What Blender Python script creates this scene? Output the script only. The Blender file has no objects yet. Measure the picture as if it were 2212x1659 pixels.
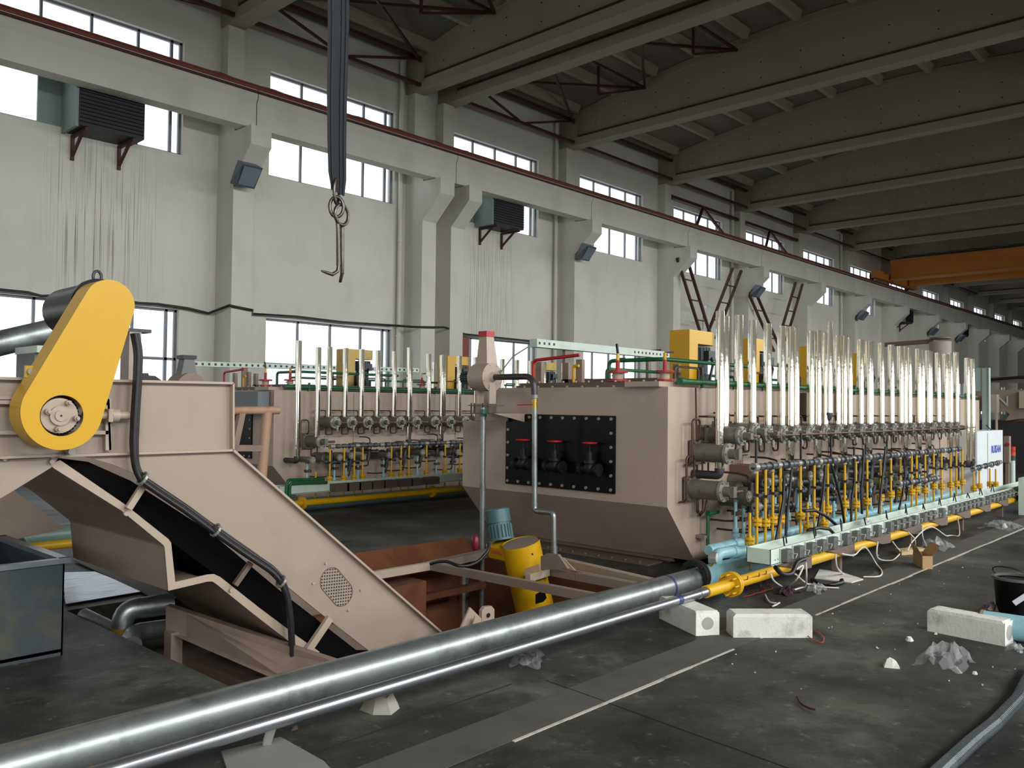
import bpy, math, random
from mathutils import Vector, Matrix
R = random.Random(7)
V = Vector
sc = bpy.context.scene
col = sc.collection

# ---------------------------------------------------------------- camera, sky, light, exposure
F = 1823.44; PITCH, YAW, ROLL = 0.0257875, 0.7493088, -0.0108808; H = 1.55
_w = V((math.cos(YAW)*math.cos(PITCH), math.sin(YAW)*math.cos(PITCH), math.sin(PITCH)))
_r = V((math.sin(YAW), -math.cos(YAW), 0)); _d = _w.cross(_r)
_r2 = math.cos(ROLL)*_r + math.sin(ROLL)*_d; _d2 = -math.sin(ROLL)*_r + math.cos(ROLL)*_d
cam = bpy.data.cameras.new('camera'); co = bpy.data.objects.new('camera', cam); col.objects.link(co)
M = Matrix((( _r2.x, -_d2.x, -_w.x, 0), (_r2.y, -_d2.y, -_w.y, 0), (_r2.z, -_d2.z, -_w.z, H), (0, 0, 0, 1)))
co.matrix_world = M
cam.sensor_width = 36; cam.lens = F/2212*36; cam.clip_start = .05; cam.clip_end = 400
sc.camera = co
def U(x, y, ax, v):
    """point of the picture ray (x, y) on the plane ax = v"""
    d = (x-1106)/F*_r2 + (y-829.5)/F*_d2 + _w
    i = 'XYZ'.index(ax); o = V((0, 0, H)); return o + d*((v-o[i])/d[i])

sc.view_settings.view_transform = 'Standard'; sc.view_settings.look = 'None'
sc.view_settings.gamma = 1; sc.view_settings.use_curve_mapping = False
sc.view_settings.exposure = 0.0
sc.cycles.max_bounces = 8; sc.cycles.diffuse_bounces = 5; sc.cycles.glossy_bounces = 4
sc.cycles.transparent_max_bounces = 12; sc.cycles.sample_clamp_indirect = 6
sc.cycles.use_denoising = True
w = bpy.data.worlds.new('overcast_sky'); sc.world = w; w.use_nodes = True
bg = w.node_tree.nodes['Background']; bg.inputs[0].default_value = (.93, .97, 1, 1); bg.inputs[1].default_value = 1.9
def area(name, loc, rot, sx, sy, power, colr=(.97, .99, 1)):
    l = bpy.data.lights.new(name, 'AREA'); l.shape = 'RECTANGLE'; l.size = sx; l.size_y = sy; l.energy = power; l.color = colr
    o = bpy.data.objects.new(name, l); o.location = loc; o.rotation_euler = rot; col.objects.link(o); return o
# lamps for daylight by big unseen openings of the hall side behind the photographer
for k in range(7):
    area('daylight_opening', (-7+9*k, -9.2, 7.4), (math.radians(60), 0, 0), 6.0, 2.6, 900)
    area('low_stack_fill', (-7+9*k, -9.3, 1.9), (math.radians(84), 0, 0), 6.0, 1.8, 85)  # unseen low row added to brighten the polished stacks
area('daylight_door', (-13.5, 8, 2.6), (math.radians(78), 0, math.radians(-90)), 7, 4, 65)

# ---------------------------------------------------------------- materials
MT = {}
def lin(c):
    return tuple((x/12.92 if x <= .04045 else ((x+.055)/1.055)**2.4) for x in c)
def mat(name, rgb, rough=.6, metal=0, var=.12, scale=3, dirt=None, damt=0, dscale=2, bump=0, bscale=30, spec=.5, stretch=None, coat=0):
    if name in MT: return MT[name]
    m = bpy.data.materials.new(name); m.use_nodes = True; nt = m.node_tree; n = nt.nodes; L = nt.links
    b = n['Principled BSDF']; c = lin([x/255 for x in rgb])
    tc = n.new('ShaderNodeTexCoord'); mp = n.new('ShaderNodeMapping'); L.new(tc.outputs['Object'], mp.inputs[0])
    if stretch: mp.inputs['Scale'].default_value = stretch
    no = n.new('ShaderNodeTexNoise'); no.inputs['Scale'].default_value = scale; no.inputs['Detail'].default_value = 6; L.new(mp.outputs[0], no.inputs[0])
    mx = n.new('ShaderNodeMix'); mx.data_type = 'RGBA'
    mx.inputs[6].default_value = (*[x*(1-var) for x in c], 1); mx.inputs[7].default_value = (*[min(1, x*(1+var)) for x in c], 1)
    L.new(no.outputs[0], mx.inputs[0]); out = mx.outputs[2]
    if dirt:
        n2 = n.new('ShaderNodeTexNoise'); n2.inputs['Scale'].default_value = dscale; n2.inputs['Detail'].default_value = 9; n2.inputs['Roughness'].default_value = .65; L.new(mp.outputs[0], n2.inputs[0])
        rp = n.new('ShaderNodeValToRGB'); rp.color_ramp.elements[0].position = .5; rp.color_ramp.elements[1].position = .72
        rp.color_ramp.elements[1].color = (damt, damt, damt, 1); L.new(n2.outputs[0], rp.inputs[0])
        m2 = n.new('ShaderNodeMix'); m2.data_type = 'RGBA'; L.new(rp.outputs[0], m2.inputs[0]); L.new(out, m2.inputs[6])
        m2.inputs[7].default_value = (*lin([x/255 for x in dirt]), 1); out = m2.outputs[2]
    L.new(out, b.inputs['Base Color'])
    b.inputs['Roughness'].default_value = rough; b.inputs['Metallic'].default_value = metal
    b.inputs['Specular IOR Level'].default_value = spec
    if coat: b.inputs['Coat Weight'].default_value = coat
    if bump:
        n3 = n.new('ShaderNodeTexNoise'); n3.inputs['Scale'].default_value = bscale; n3.inputs['Detail'].default_value = 5; L.new(mp.outputs[0], n3.inputs[0])
        bp = n.new('ShaderNodeBump'); bp.inputs['Strength'].default_value = bump; bp.inputs['Distance'].default_value = .01
        L.new(n3.outputs[0], bp.inputs['Height']); L.new(bp.outputs[0], b.inputs['Normal'])
    MT[name] = m; return m
TAN = mat('tan_paint', (178, 158, 141), .42, var=.05, scale=1.2, dirt=(128, 110, 95), damt=.30, dscale=1.4)
TANK2 = mat('conveyor_tan_paint', (160, 143, 127), .42, var=.05, scale=1.2, dirt=(118, 102, 88), damt=.3, dscale=1.4)
TANC = mat('cream_tan_paint', (174, 156, 138), .4, var=.04, scale=1.5, dirt=(130, 112, 96), damt=.2, dscale=1.1)
TAND = mat('dusty_tan_paint', (140, 121, 106), .6, var=.1, scale=4, dirt=(88, 70, 58), damt=.5)
BROWN = mat('brown_paint', (104, 88, 78), .6, var=.1, scale=4)
RUST = mat('rusty_tank_steel', (112, 68, 42), .6, var=.25, scale=3, dirt=(60, 38, 26), damt=.8)
YEL = mat('yellow_paint', (206, 158, 12), .38, var=.03, scale=2, dirt=(190, 140, 30), damt=.15, dscale=3)
YELP = mat('yellow_pipe_paint', (212, 164, 12), .45, var=.08, scale=8, dirt=(150, 105, 20), damt=.3, dscale=9)
GALV = mat('galvanised_steel', (158, 164, 163), .38, .8, var=.2, scale=7, dirt=(84, 86, 82), damt=.75, dscale=5, bump=.05, bscale=60)
GALV2 = mat('bright_steel_pipe', (176, 180, 184), .26, .9, var=.06, scale=8)
CHROME = mat('polished_stainless', (232, 228, 214), .07, 1, var=.05, scale=9, bump=.06, bscale=16)
DKST = mat('dull_dark_steel', (74, 74, 78), .5, .6, var=.25, scale=12, bump=.1)
GREY = mat('grey_burner_paint', (112, 108, 98), .48, .15, var=.12, scale=8, dirt=(60, 55, 48), damt=.5, dscale=10)
GREYL = mat('light_grey_cast_flange', (150, 148, 140), .42, .4, var=.2, scale=14)
BLUE = mat('light_blue_pipe_paint', (150, 196, 206), .4, var=.08, scale=6, dirt=(90, 120, 125), damt=.4, dscale=6)
GREEN = mat('green_pipe_paint', (28, 96, 56), .4, var=.1, scale=6)
MINT = mat('pale_mint_sheet_metal', (205, 220, 208), .45, var=.03, scale=3, dirt=(140, 146, 138), damt=.3, dscale=5)
BOXG = mat('grey_switch_box_enamel', (96, 98, 95), .5, var=.15, scale=20)
BLACK = mat('black_rubber', (22, 22, 24), .45, var=.2, scale=10)
BLACKG = mat('glossy_black_sheet', (7, 8, 10), .3, var=.2, scale=3, spec=.22)
CABLE = mat('black_cable_sheath', (28, 27, 30), .4, var=.1, scale=10)
WCAB = mat('white_cable_sheath', (205, 200, 190), .5, var=.05)
RCAB = mat('red_wire_sheath', (170, 50, 35), .5, var=.05)
RED = mat('red_paint', (176, 30, 36), .4, var=.08, scale=8)
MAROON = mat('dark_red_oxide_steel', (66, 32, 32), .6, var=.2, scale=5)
COPPER = mat('copper_tube', (96, 72, 56), .38, .7, var=.2, scale=12)
BRASS = mat('brass_fitting', (190, 160, 80), .3, .9, var=.1)
CONC = mat('raw_concrete', (150, 147, 136), .9, var=.14, scale=3, bump=.2, bscale=40)
REFR = mat('white_refractory', (222, 220, 212), .9, var=.05, scale=8, dirt=(120, 116, 110), damt=.7, dscale=5, bump=.3, bscale=60)
REFR2 = mat('chipped_white_refractory', (238, 236, 228), .9, var=.05, scale=20, bump=.5, bscale=50)
CARD = mat('brown_cardboard', (178, 146, 104), .8, var=.06, scale=6)
TEAL = mat('teal_motor_paint', (72, 108, 108), .45, var=.1, scale=6, dirt=(50, 60, 58), damt=.4)
MOTOR = mat('dark_slate_motor_paint', (38, 46, 52), .4, .2, var=.15)
WHITEP = mat('white_cabinet_enamel', (212, 218, 220), .45, var=.03)
BLUEL = mat('blue_lettering', (40, 90, 170), .5, var=.05)
WHL = mat('pale_lettering', (170, 176, 170), .6, var=.05)
ORNG = mat('orange_crane_paint', (190, 118, 40), .5, var=.08, scale=2)
WINF = mat('grey_window_frame', (118, 120, 124), .5, var=.05)
BRICK = mat('bare_brick', (128, 80, 62), .9, var=.25, scale=9)
STRAP = mat('dark_blue_webbing', (24, 30, 32), .8, var=.25, scale=90, bump=.5, bscale=160)
TANKM = mat('slate_green_tank_paint', (52, 62, 66), .4, var=.2, scale=3, dirt=(96, 84, 50), damt=.6, dscale=3)
LAMP = mat('floodlight_grey', (88, 98, 106), .35, .4, var=.1)
def plaster(name, rgb, streak=False, slow=.08):
    m = mat(name, rgb, .9, var=slow, scale=.5, bump=.15, bscale=8)
    nt = m.node_tree; n = nt.nodes; L = nt.links; b = n['Principled BSDF']; src = b.inputs['Base Color'].links[0].from_socket
    tc = n['Texture Coordinate']; mp = n.new('ShaderNodeMapping'); mp.inputs['Scale'].default_value = (.9, .9, .55); L.new(tc.outputs['Object'], mp.inputs[0])
    no = n.new('ShaderNodeTexNoise'); no.inputs['Scale'].default_value = 1.3; no.inputs['Detail'].default_value = 8; L.new(mp.outputs[0], no.inputs[0])
    rp = n.new('ShaderNodeValToRGB'); rp.color_ramp.elements[0].position = .5; rp.color_ramp.elements[1].position = .75; rp.color_ramp.elements[1].color = (.16,)*3+(1,); L.new(no.outputs[0], rp.inputs[0])
    fac = rp.outputs[0]
    mx = n.new('ShaderNodeMix'); mx.data_type = 'RGBA'; L.new(fac, mx.inputs[0]); L.new(src, mx.inputs[6]); mx.inputs[7].default_value = (*lin((.42, .38, .33)), 1)
    out = mx.outputs[2]
    if streak:    # rain and rust runs under the two fan boxes
        geo = n.new('ShaderNodeSeparateXYZ'); L.new(tc.outputs['Object'], geo.inputs[0])
        mp2 = n.new('ShaderNodeMapping'); mp2.inputs['Scale'].default_value = (16, 1, .16); L.new(tc.outputs['Object'], mp2.inputs[0])
        n2 = n.new('ShaderNodeTexNoise'); n2.inputs['Scale'].default_value = 2.2; n2.inputs['Detail'].default_value = 6; L.new(mp2.outputs[0], n2.inputs[0])
        r2 = n.new('ShaderNodeValToRGB'); r2.color_ramp.elements[0].position = .52; r2.color_ramp.elements[1].position = .66; L.new(n2.outputs[0], r2.inputs[0])
        def rng(sock, lo, hi, soft):
            a = n.new('ShaderNodeMapRange'); a.inputs[1].default_value = lo; a.inputs[2].default_value = lo+soft; L.new(sock, a.inputs[0])
            c = n.new('ShaderNodeMapRange'); c.inputs[1].default_value = hi; c.inputs[2].default_value = hi-soft; L.new(sock, c.inputs[0])
            q = n.new('ShaderNodeMath'); q.operation = 'MULTIPLY'; L.new(a.outputs[0], q.inputs[0]); L.new(c.outputs[0], q.inputs[1]); return q.outputs[0]
        g1 = rng(geo.outputs[0], 5.6, 8.3, .7); g2 = rng(geo.outputs[0], 17.2, 19.6, .5); z = rng(geo.outputs[2], 3.2, 7.3, 1.6)
        ad = n.new('ShaderNodeMath'); ad.operation = 'ADD'; L.new(g1, ad.inputs[0]); L.new(g2, ad.inputs[1])
        q1 = n.new('ShaderNodeMath'); q1.operation = 'MULTIPLY'; L.new(ad.outputs[0], q1.inputs[0]); L.new(z, q1.inputs[1])
        q2 = n.new('ShaderNodeMath'); q2.operation = 'MULTIPLY'; L.new(q1.outputs[0], q2.inputs[0]); L.new(r2.outputs[0], q2.inputs[1])
        q3 = n.new('ShaderNodeMath'); q3.operation = 'MULTIPLY'; L.new(q2.outputs[0], q3.inputs[0]); q3.inputs[1].default_value = .85
        m3 = n.new('ShaderNodeMix'); m3.data_type = 'RGBA'; L.new(q3.outputs[0], m3.inputs[0]); L.new(out, m3.inputs[6]); m3.inputs[7].default_value = (*lin((.3, .27, .25)), 1); out = m3.outputs[2]
    L.new(out, b.inputs['Base Color']); return m
WALL = plaster('cream_plaster', (204, 202, 192), True)
WALL2 = plaster('cream_column_plaster', (202, 200, 190))
BEAM = plaster('grey_precast_concrete', (146, 138, 120))
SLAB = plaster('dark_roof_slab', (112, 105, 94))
def floormat():
    m = bpy.data.materials.new('worn_oil_stained_concrete'); m.use_nodes = True; nt = m.node_tree; n = nt.nodes; L = nt.links; b = n['Principled BSDF']
    tc = n.new('ShaderNodeTexCoord')
    def noise(s, d=8, r=.6, sc_=None):
        o = n.new('ShaderNodeTexNoise'); o.inputs['Scale'].default_value = s; o.inputs['Detail'].default_value = d; o.inputs['Roughness'].default_value = r
        if sc_:
            mp = n.new('ShaderNodeMapping'); mp.inputs['Scale'].default_value = sc_; L.new(tc.outputs['Object'], mp.inputs[0]); L.new(mp.outputs[0], o.inputs[0])
        else: L.new(tc.outputs['Object'], o.inputs[0])
        return o.outputs[0]
    def ramp(s, *st):
        r = n.new('ShaderNodeValToRGB'); e = r.color_ramp.elements
        while len(e) < len(st): e.new(.5)
        for i, (p, c) in enumerate(st): e[i].position = p; e[i].color = (*lin([x/255 for x in c]), 1)
        L.new(s, r.inputs[0]); return r.outputs[0]
    base = ramp(noise(1.6, 12, .68), (.34, (30, 29, 27)), (.5, (62, 62, 57)), (.66, (108, 107, 99)))
    dark = ramp(noise(.55, 6, .55), (.40, (0, 0, 0)), (.62, (255, 255, 255)))
    m1 = n.new('ShaderNodeMix'); m1.data_type = 'RGBA'; m1.blend_type = 'MULTIPLY'; m1.inputs[0].default_value = .55; L.new(base, m1.inputs[6]); L.new(dark, m1.inputs[7])
    spots = ramp(noise(3.2, 4, .5), (.56, (255, 255, 255)), (.68, (104, 98, 96)))
    m2 = n.new('ShaderNodeMix'); m2.data_type = 'RGBA'; m2.blend_type = 'MULTIPLY'; m2.inputs[0].default_value = .7; L.new(m1.outputs[2], m2.inputs[6]); L.new(spots, m2.inputs[7])
    dust = ramp(noise(9, 12, .75), (.58, (0, 0, 0)), (.74, (165, 163, 155)))
    m3 = n.new('ShaderNodeMix'); m3.data_type = 'RGBA'; m3.blend_type = 'ADD'; m3.inputs[0].default_value = .5; L.new(m2.outputs[2], m3.inputs[6]); L.new(dust, m3.inputs[7])
    L.new(m3.outputs[2], b.inputs['Base Color'])
    rr = n.new('ShaderNodeMapRange'); rr.inputs[3].default_value = .38; rr.inputs[4].default_value = .8; L.new(noise(1.7), rr.inputs[0]); L.new(rr.outputs[0], b.inputs['Roughness'])
    bp = n.new('ShaderNodeBump'); bp.inputs['Strength'].default_value = .25; bp.inputs['Distance'].default_value = .01; L.new(noise(26, 8), bp.inputs['Height']); L.new(bp.outputs[0], b.inputs['Normal'])
    return m
FLOOR = floormat()
def glassmat(name, tint=(.95, .98, 1), fac=.12, rough=.02):
    m = bpy.data.materials.new(name); m.use_nodes = True; n = m.node_tree.nodes; L = m.node_tree.links
    n.remove(n['Principled BSDF']); t = n.new('ShaderNodeBsdfTransparent'); t.inputs[0].default_value = (*tint, 1)
    g = n.new('ShaderNodeBsdfGlossy'); g.inputs['Roughness'].default_value = rough; mx = n.new('ShaderNodeMixShader')
    mx.inputs[0].default_value = .05; L.new(t.outputs[0], mx.inputs[1]); L.new(g.outputs[0], mx.inputs[2]); L.new(mx.outputs[0], n['Material Output'].inputs[0]); return m
GLASS = glassmat('window_glass')
def plastic():
    m = bpy.data.materials.new('clear_plastic_film'); m.use_nodes = True; n = m.node_tree.nodes; L = m.node_tree.links; b = n['Principled BSDF']
    b.inputs['Base Color'].default_value = (.5, .51, .51, 1); b.inputs['Roughness'].default_value = .2; b.inputs['Alpha'].default_value = .25
    no = n.new('ShaderNodeTexNoise'); no.inputs['Scale'].default_value = 14; tc = n.new('ShaderNodeTexCoord'); L.new(tc.outputs['Object'], no.inputs[0])
    bp = n.new('ShaderNodeBump'); bp.inputs['Strength'].default_value = .6; L.new(no.outputs[0], bp.inputs['Height']); L.new(bp.outputs[0], b.inputs['Normal']); return m
FILM = plastic()

# ---------------------------------------------------------------- mesh building
WP = {}
class MB:
    def __init__(s): s.v = []; s.f = []; s.sm = []
    def add(s, vs, fs, smooth=False):
        o = len(s.v); s.v += [V(p) for p in vs]; s.f += [tuple(i+o for i in f) for f in fs]; s.sm += [smooth]*len(fs); return s
    def box(s, a, b):
        x0, y0, z0 = a; x1, y1, z1 = b
        x0, x1 = sorted((x0, x1)); y0, y1 = sorted((y0, y1)); z0, z1 = sorted((z0, z1))
        return s.add([(x0,y0,z0),(x1,y0,z0),(x1,y1,z0),(x0,y1,z0),(x0,y0,z1),(x1,y0,z1),(x1,y1,z1),(x0,y1,z1)],
                     [(0,3,2,1),(4,5,6,7),(0,1,5,4),(1,2,6,5),(2,3,7,6),(3,0,4,7)])
    def hexa(s, p):   # eight corners, bottom ring then top ring
        return s.add(p, [(0,3,2,1),(4,5,6,7),(0,1,5,4),(1,2,6,5),(2,3,7,6),(3,0,4,7)])
    def bar(s, a, b, w, h=None, up=(0, 0, 1)):
        h = h or w; a = V(a); b = V(b); d = (b-a).normalized(); u = V(up)
        if abs(d.dot(u)) > .97: u = V((0, 1, 0))
        q = d.cross(u).normalized(); t = q.cross(d)
        P = []
        for c in (a, b):
            for i, j in ((-1,-1),(1,-1),(1,1),(-1,1)): P.append(c+q*(i*w/2)+t*(j*h/2))
        return s.hexa(P)
    def cyl(s, a, b, r, r2=None, n=16, caps=True):
        r2 = r if r2 is None else r2; a = V(a); b = V(b); d = (b-a).normalized(); u = V((0,0,1)) if abs(d.z) < .9 else V((1,0,0))
        q = d.cross(u).normalized(); t = q.cross(d); vs = []
        for c, rr in ((a, r), (b, r2)):
            for i in range(n):
                an = 2*math.pi*i/n; vs.append(c+q*(rr*math.cos(an))+t*(rr*math.sin(an)))
        s.add(vs, [(i, i+n, (i+1) % n+n, (i+1) % n) for i in range(n)], True)
        if caps:
            s.add(vs[:n], [tuple(range(n))]); s.add(vs[n:], [tuple(reversed(range(n)))])
        return s
    def ring(s, a, b, ro, ri, n=20):   # flat annular plate
        a = V(a); b = V(b); d = (b-a).normalized(); u = V((0,0,1)) if abs(d.z) < .9 else V((1,0,0)); q = d.cross(u).normalized(); t = q.cross(d)
        vs = []
        for c in (a, b):
            for rr in (ro, ri):
                for i in range(n):
                    an = 2*math.pi*i/n; vs.append(c+q*(rr*math.cos(an))+t*(rr*math.sin(an)))
        fs = []
        for i in range(n):
            j = (i+1) % n
            fs += [(i, j, n+j, n+i), (2*n+i, 3*n+i, 3*n+j, 2*n+j), (i, 2*n+i, 2*n+j, j), (n+i, n+j, 3*n+j, 3*n+i)]
        return s.add(vs, fs)
    def tube(s, pts, r, n=10, fillet=0, caps=True):
        pts = [V(p) for p in pts]
        if fillet:
            q = [pts[0]]
            for i in range(1, len(pts)-1):
                a, b, c = pts[i-1], pts[i], pts[i+1]; f = min(fillet, (a-b).length*.48, (c-b).length*.48)
                p0 = b+(a-b).normalized()*f; p1 = b+(c-b).normalized()*f
                for k in range(6):
                    t = k/5; q.append(p0*(1-t)**2+b*2*t*(1-t)+p1*t*t)
            q.append(pts[-1]); pts = q
        m = len(pts); T = []
        for i in range(m): T.append((pts[min(m-1, i+1)]-pts[max(0, i-1)]).normalized())
        u = V((0,0,1)) if abs(T[0].z) < .9 else V((1,0,0)); nn = T[0].cross(u).normalized(); vs = []
        for i in range(m):
            nn = (nn-T[i]*nn.dot(T[i])); nn = nn.normalized() if nn.length > 1e-6 else T[i].orthogonal().normalized()
            bn = T[i].cross(nn); rr = r[i] if isinstance(r, (list, tuple)) else r
            for k in range(n):
                an = 2*math.pi*k/n; vs.append(pts[i]+nn*(rr*math.cos(an))+bn*(rr*math.sin(an)))
        s.add(vs, [(i*n+k, i*n+(k+1) % n, (i+1)*n+(k+1) % n, (i+1)*n+k) for i in range(m-1) for k in range(n)], True)
        if caps:
            s.add(vs[:n], [tuple(reversed(range(n)))]); s.add(vs[-n:], [tuple(range(n))])
        return s
    def prism(s, poly, ax, a, b):
        """polygon in the plane normal to ax (points given as the two other coordinates), extruded a..b"""
        i = 'XYZ'.index(ax); n = len(poly)
        def P(p, t):
            l = list(p); l.insert(i, t); return V(l)
        return s.add([P(p, a) for p in poly]+[P(p, b) for p in poly], [tuple(range(n)), tuple(reversed(range(n, 2*n)))]+[(k, k+n, (k+1) % n+n, (k+1) % n) for k in range(n)])
    def extr(s, poly, d):
        n = len(poly); poly = [V(p) for p in poly]; d = V(d)
        return s.add(poly+[p+d for p in poly], [tuple(range(n)), tuple(reversed(range(n, 2*n)))]+[(k, k+n, (k+1) % n+n, (k+1) % n) for k in range(n)])
    def sph(s, c, r, n=12, m=8, sc_=(1,1,1)):
        c = V(c); vs = []
        for j in range(m+1):
            th = math.pi*j/m
            for i in range(n):
                ph = 2*math.pi*i/n; vs.append(c+V((r*sc_[0]*math.sin(th)*math.cos(ph), r*sc_[1]*math.sin(th)*math.sin(ph), r*sc_[2]*math.cos(th))))
        return s.add(vs, [(j*n+i, (j+1)*n+i, (j+1)*n+(i+1) % n, j*n+(i+1) % n) for j in range(m) for i in range(n)], True)
    def build(s, name, m, parent=None, loc=None):
        me = bpy.data.meshes.new(name)
        if parent is not None: base = WP[parent.name]
        elif loc is not None: base = V(loc)
        else:
            xs = [p.x for p in s.v]; ys = [p.y for p in s.v]; zs = [p.z for p in s.v]
            base = V(((min(xs)+max(xs))/2, (min(ys)+max(ys))/2, min(zs)))
        me.from_pydata([p-base for p in s.v], [], s.f); me.polygons.foreach_set('use_smooth', s.sm)
        me.materials.append(m); me.validate(); me.update()
        import bmesh
        bm = bmesh.new(); bm.from_mesh(me); bmesh.ops.recalc_face_normals(bm, faces=bm.faces); bm.to_mesh(me); bm.free()
        o = bpy.data.objects.new(name, me); col.objects.link(o)
        if parent is not None: o.parent = parent
        else: o.location = base
        WP[o.name] = base.copy()
        return o
def tag(o, label, cat, group=None, kind=None):
    o['label'] = label; o['category'] = cat
    if group: o['group'] = group
    if kind: o['kind'] = kind
    return o
def thing(name, label, cat, loc, group=None):
    o = bpy.data.objects.new(name, None); col.objects.link(o); o.location = V(loc); o.empty_display_size = .1; WP[o.name] = V(loc)
    return tag(o, label, cat, group)
def struct(mb, name, m, loc=None, parent=None):
    o = mb.build(name, m, parent, loc)
    if parent is None: o['kind'] = 'structure'
    return o
def dup(root, off, label, group=None):
    r = root.copy(); col.objects.link(r); r.location = root.location+V(off); r['label'] = label
    if group: r['group'] = group
    WP[r.name] = WP[root.name]+V(off)
    for ch in list(root.children):
        c = ch.copy(); col.objects.link(c); c.parent = r
        for g in list(ch.children):
            d = g.copy(); col.objects.link(d); d.parent = c
    return r
ORD = ['first', 'second', 'third', 'fourth', 'fifth', 'sixth', 'seventh', 'eighth', 'ninth', 'tenth', 'eleventh', 'twelfth', 'thirteenth', 'fourteenth', 'fifteenth', 'sixteenth', 'seventeenth', 'eighteenth', 'nineteenth', 'twentieth']
ORD += ['twenty-'+x for x in ORD[:9]]+['thirtieth']+['thirty-'+x for x in ORD[:9]]+['fortieth']+['forty-'+x for x in ORD[:9]]+['fiftieth']
def polyU(pts, ax, v): return [U(x, y, ax, v) for x, y in pts]

# ================================================================ the hall
WY = 18.07; XB, XE, YR = -13.4, 98.0, -9.5
WX = [(4.75+6*k, 8.60+6*k) for k in range(-3, 15)]          # window bays of the long wall
LOWZ, MIDZ, HIZ = (1.25, 3.59), (7.03, 8.55), (8.92, 9.57)
ZR = 12.6
def holed(xs0, xs1, rects, z0, z1, y0, y1):
    m = MB(); X = sorted({xs0, xs1, *[a for r in rects for a in r[:2]]}); Z = sorted({z0, z1, *[a for r in rects for a in r[2:]]})
    for i in range(len(X)-1):
        zs = None
        for j in range(len(Z)-1):
            cx, cz = (X[i]+X[i+1])/2, (Z[j]+Z[j+1])/2
            hole = any(r[0] < cx < r[1] and r[2] < cz < r[3] for r in rects)
            if not hole:
                if zs is None: zs = Z[j]
                ze = Z[j+1]
            if (hole or j == len(Z)-2) and zs is not None:
                m.box((X[i], y0, zs), (X[i+1], y1, ze)); zs = None
    return m
rects = [(a, b, *z) for a, b in WX for z in (LOWZ, MIDZ, HIZ) if b < XE]
struct(holed(XB, XE, rects, 0, ZR, WY, WY+.3), 'wall_left', WALL, (0, WY, 0))
# floor with the quench pit left open
PX0, PX1, PY0, PY1 = 2.37, 6.6, 4.28, 6.68
fl = MB()
for a, b in (((XB, YR), (XE, PY0)), ((XB, PY1), (XE, WY)), ((XB, PY0), (PX0, PY1)), ((PX1, PY0), (XE, PY1))):
    fl.box((a[0], a[1], -.25), (b[0], b[1], 0))
struct(fl, 'floor', FLOOR, (0, 0, 0))
pit = MB(); pit.box((PX0-.2, PY0-.2, -1.9), (PX1+.2, PY1+.2, -1.7))
for a, b in (((PX0-.2, PY0-.2), (PX0, PY1+.2)), ((PX1, PY0-.2), (PX1+.2, PY1+.2)), ((PX0, PY0-.2), (PX1, PY0)), ((PX0, PY1), (PX1, PY1+.2))): pit.box((a[0], a[1], -1.7), (b[0], b[1], -.25))
struct(pit, 'trim_1', CONC)
# walls the photograph does not show, with the openings that light the hall
rr = [(-7+9*k-3.0, -7+9*k+3.0, *z) for k in range(7) for z in ((1.0, 2.8), (6.0, 8.8))]
struct(holed(XB, XE, rr, 0, ZR, YR-.3, YR), 'wall_right', WALL2, (0, YR, 0))
wb = MB(); wb.box((XB-.3, YR, 0), (XB, 4.5, ZR)); wb.box((XB-.3, 11.5, 0), (XB, WY, ZR)); wb.box((XB-.3, 4.5, 4), (XB, 11.5, ZR))
struct(wb, 'wall_back', WALL2, (XB, 0, 0))
we = MB(); we.box((XE, YR, 0), (XE+.3, WY, ZR)); struct(we, 'wall_far', WALL2, (XE, 0, 0))
m = MB(); m.box((XB, -.45, 7.55), (XE, -.15, 11.2))
struct(m, 'trim_40', WALL2)      # unseen crane beam and infill over opposite columns, added to shade the upper hall
# roof: two slopes of ribbed slabs
def ztop(y):
    d = abs(y-9.07); return 12.1-.012*d-.0108*d*d if d > 0 else 12.1
ys = [18.37, 17.7, 16.2, 14.7, 13.2, 11.7, 10.2, 9.07, 7.94, 6.44, 4.94, 3.44, 1.94, .44, -.1]
cz = MB()
for i in range(len(ys)-1):
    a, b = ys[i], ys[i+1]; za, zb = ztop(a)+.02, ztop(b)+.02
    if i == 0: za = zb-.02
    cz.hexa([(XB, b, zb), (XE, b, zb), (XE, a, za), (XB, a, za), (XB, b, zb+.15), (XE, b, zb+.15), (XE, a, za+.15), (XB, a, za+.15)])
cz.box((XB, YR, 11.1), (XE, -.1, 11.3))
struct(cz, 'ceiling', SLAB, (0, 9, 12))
n_t = 2
ribs = []
yy = [17.1-1.49*i for i in range(12)]
k = 0
for y in yy:
    z = ztop(y)+.03; m = MB()
    for x0 in [-2.4+6*j for j in range(-1, 13)]:
        if x0 > 70: continue
        a, b = x0+.35, x0+5.75
        m.extr([(a, y-.16, z), (a, y-.07, z-.24), (a, y+.07, z-.24), (a, y+.16, z)], (b-a, 0, 0))
    struct(m, 'trim_%d' % n_t, BEAM); n_t += 1

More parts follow.
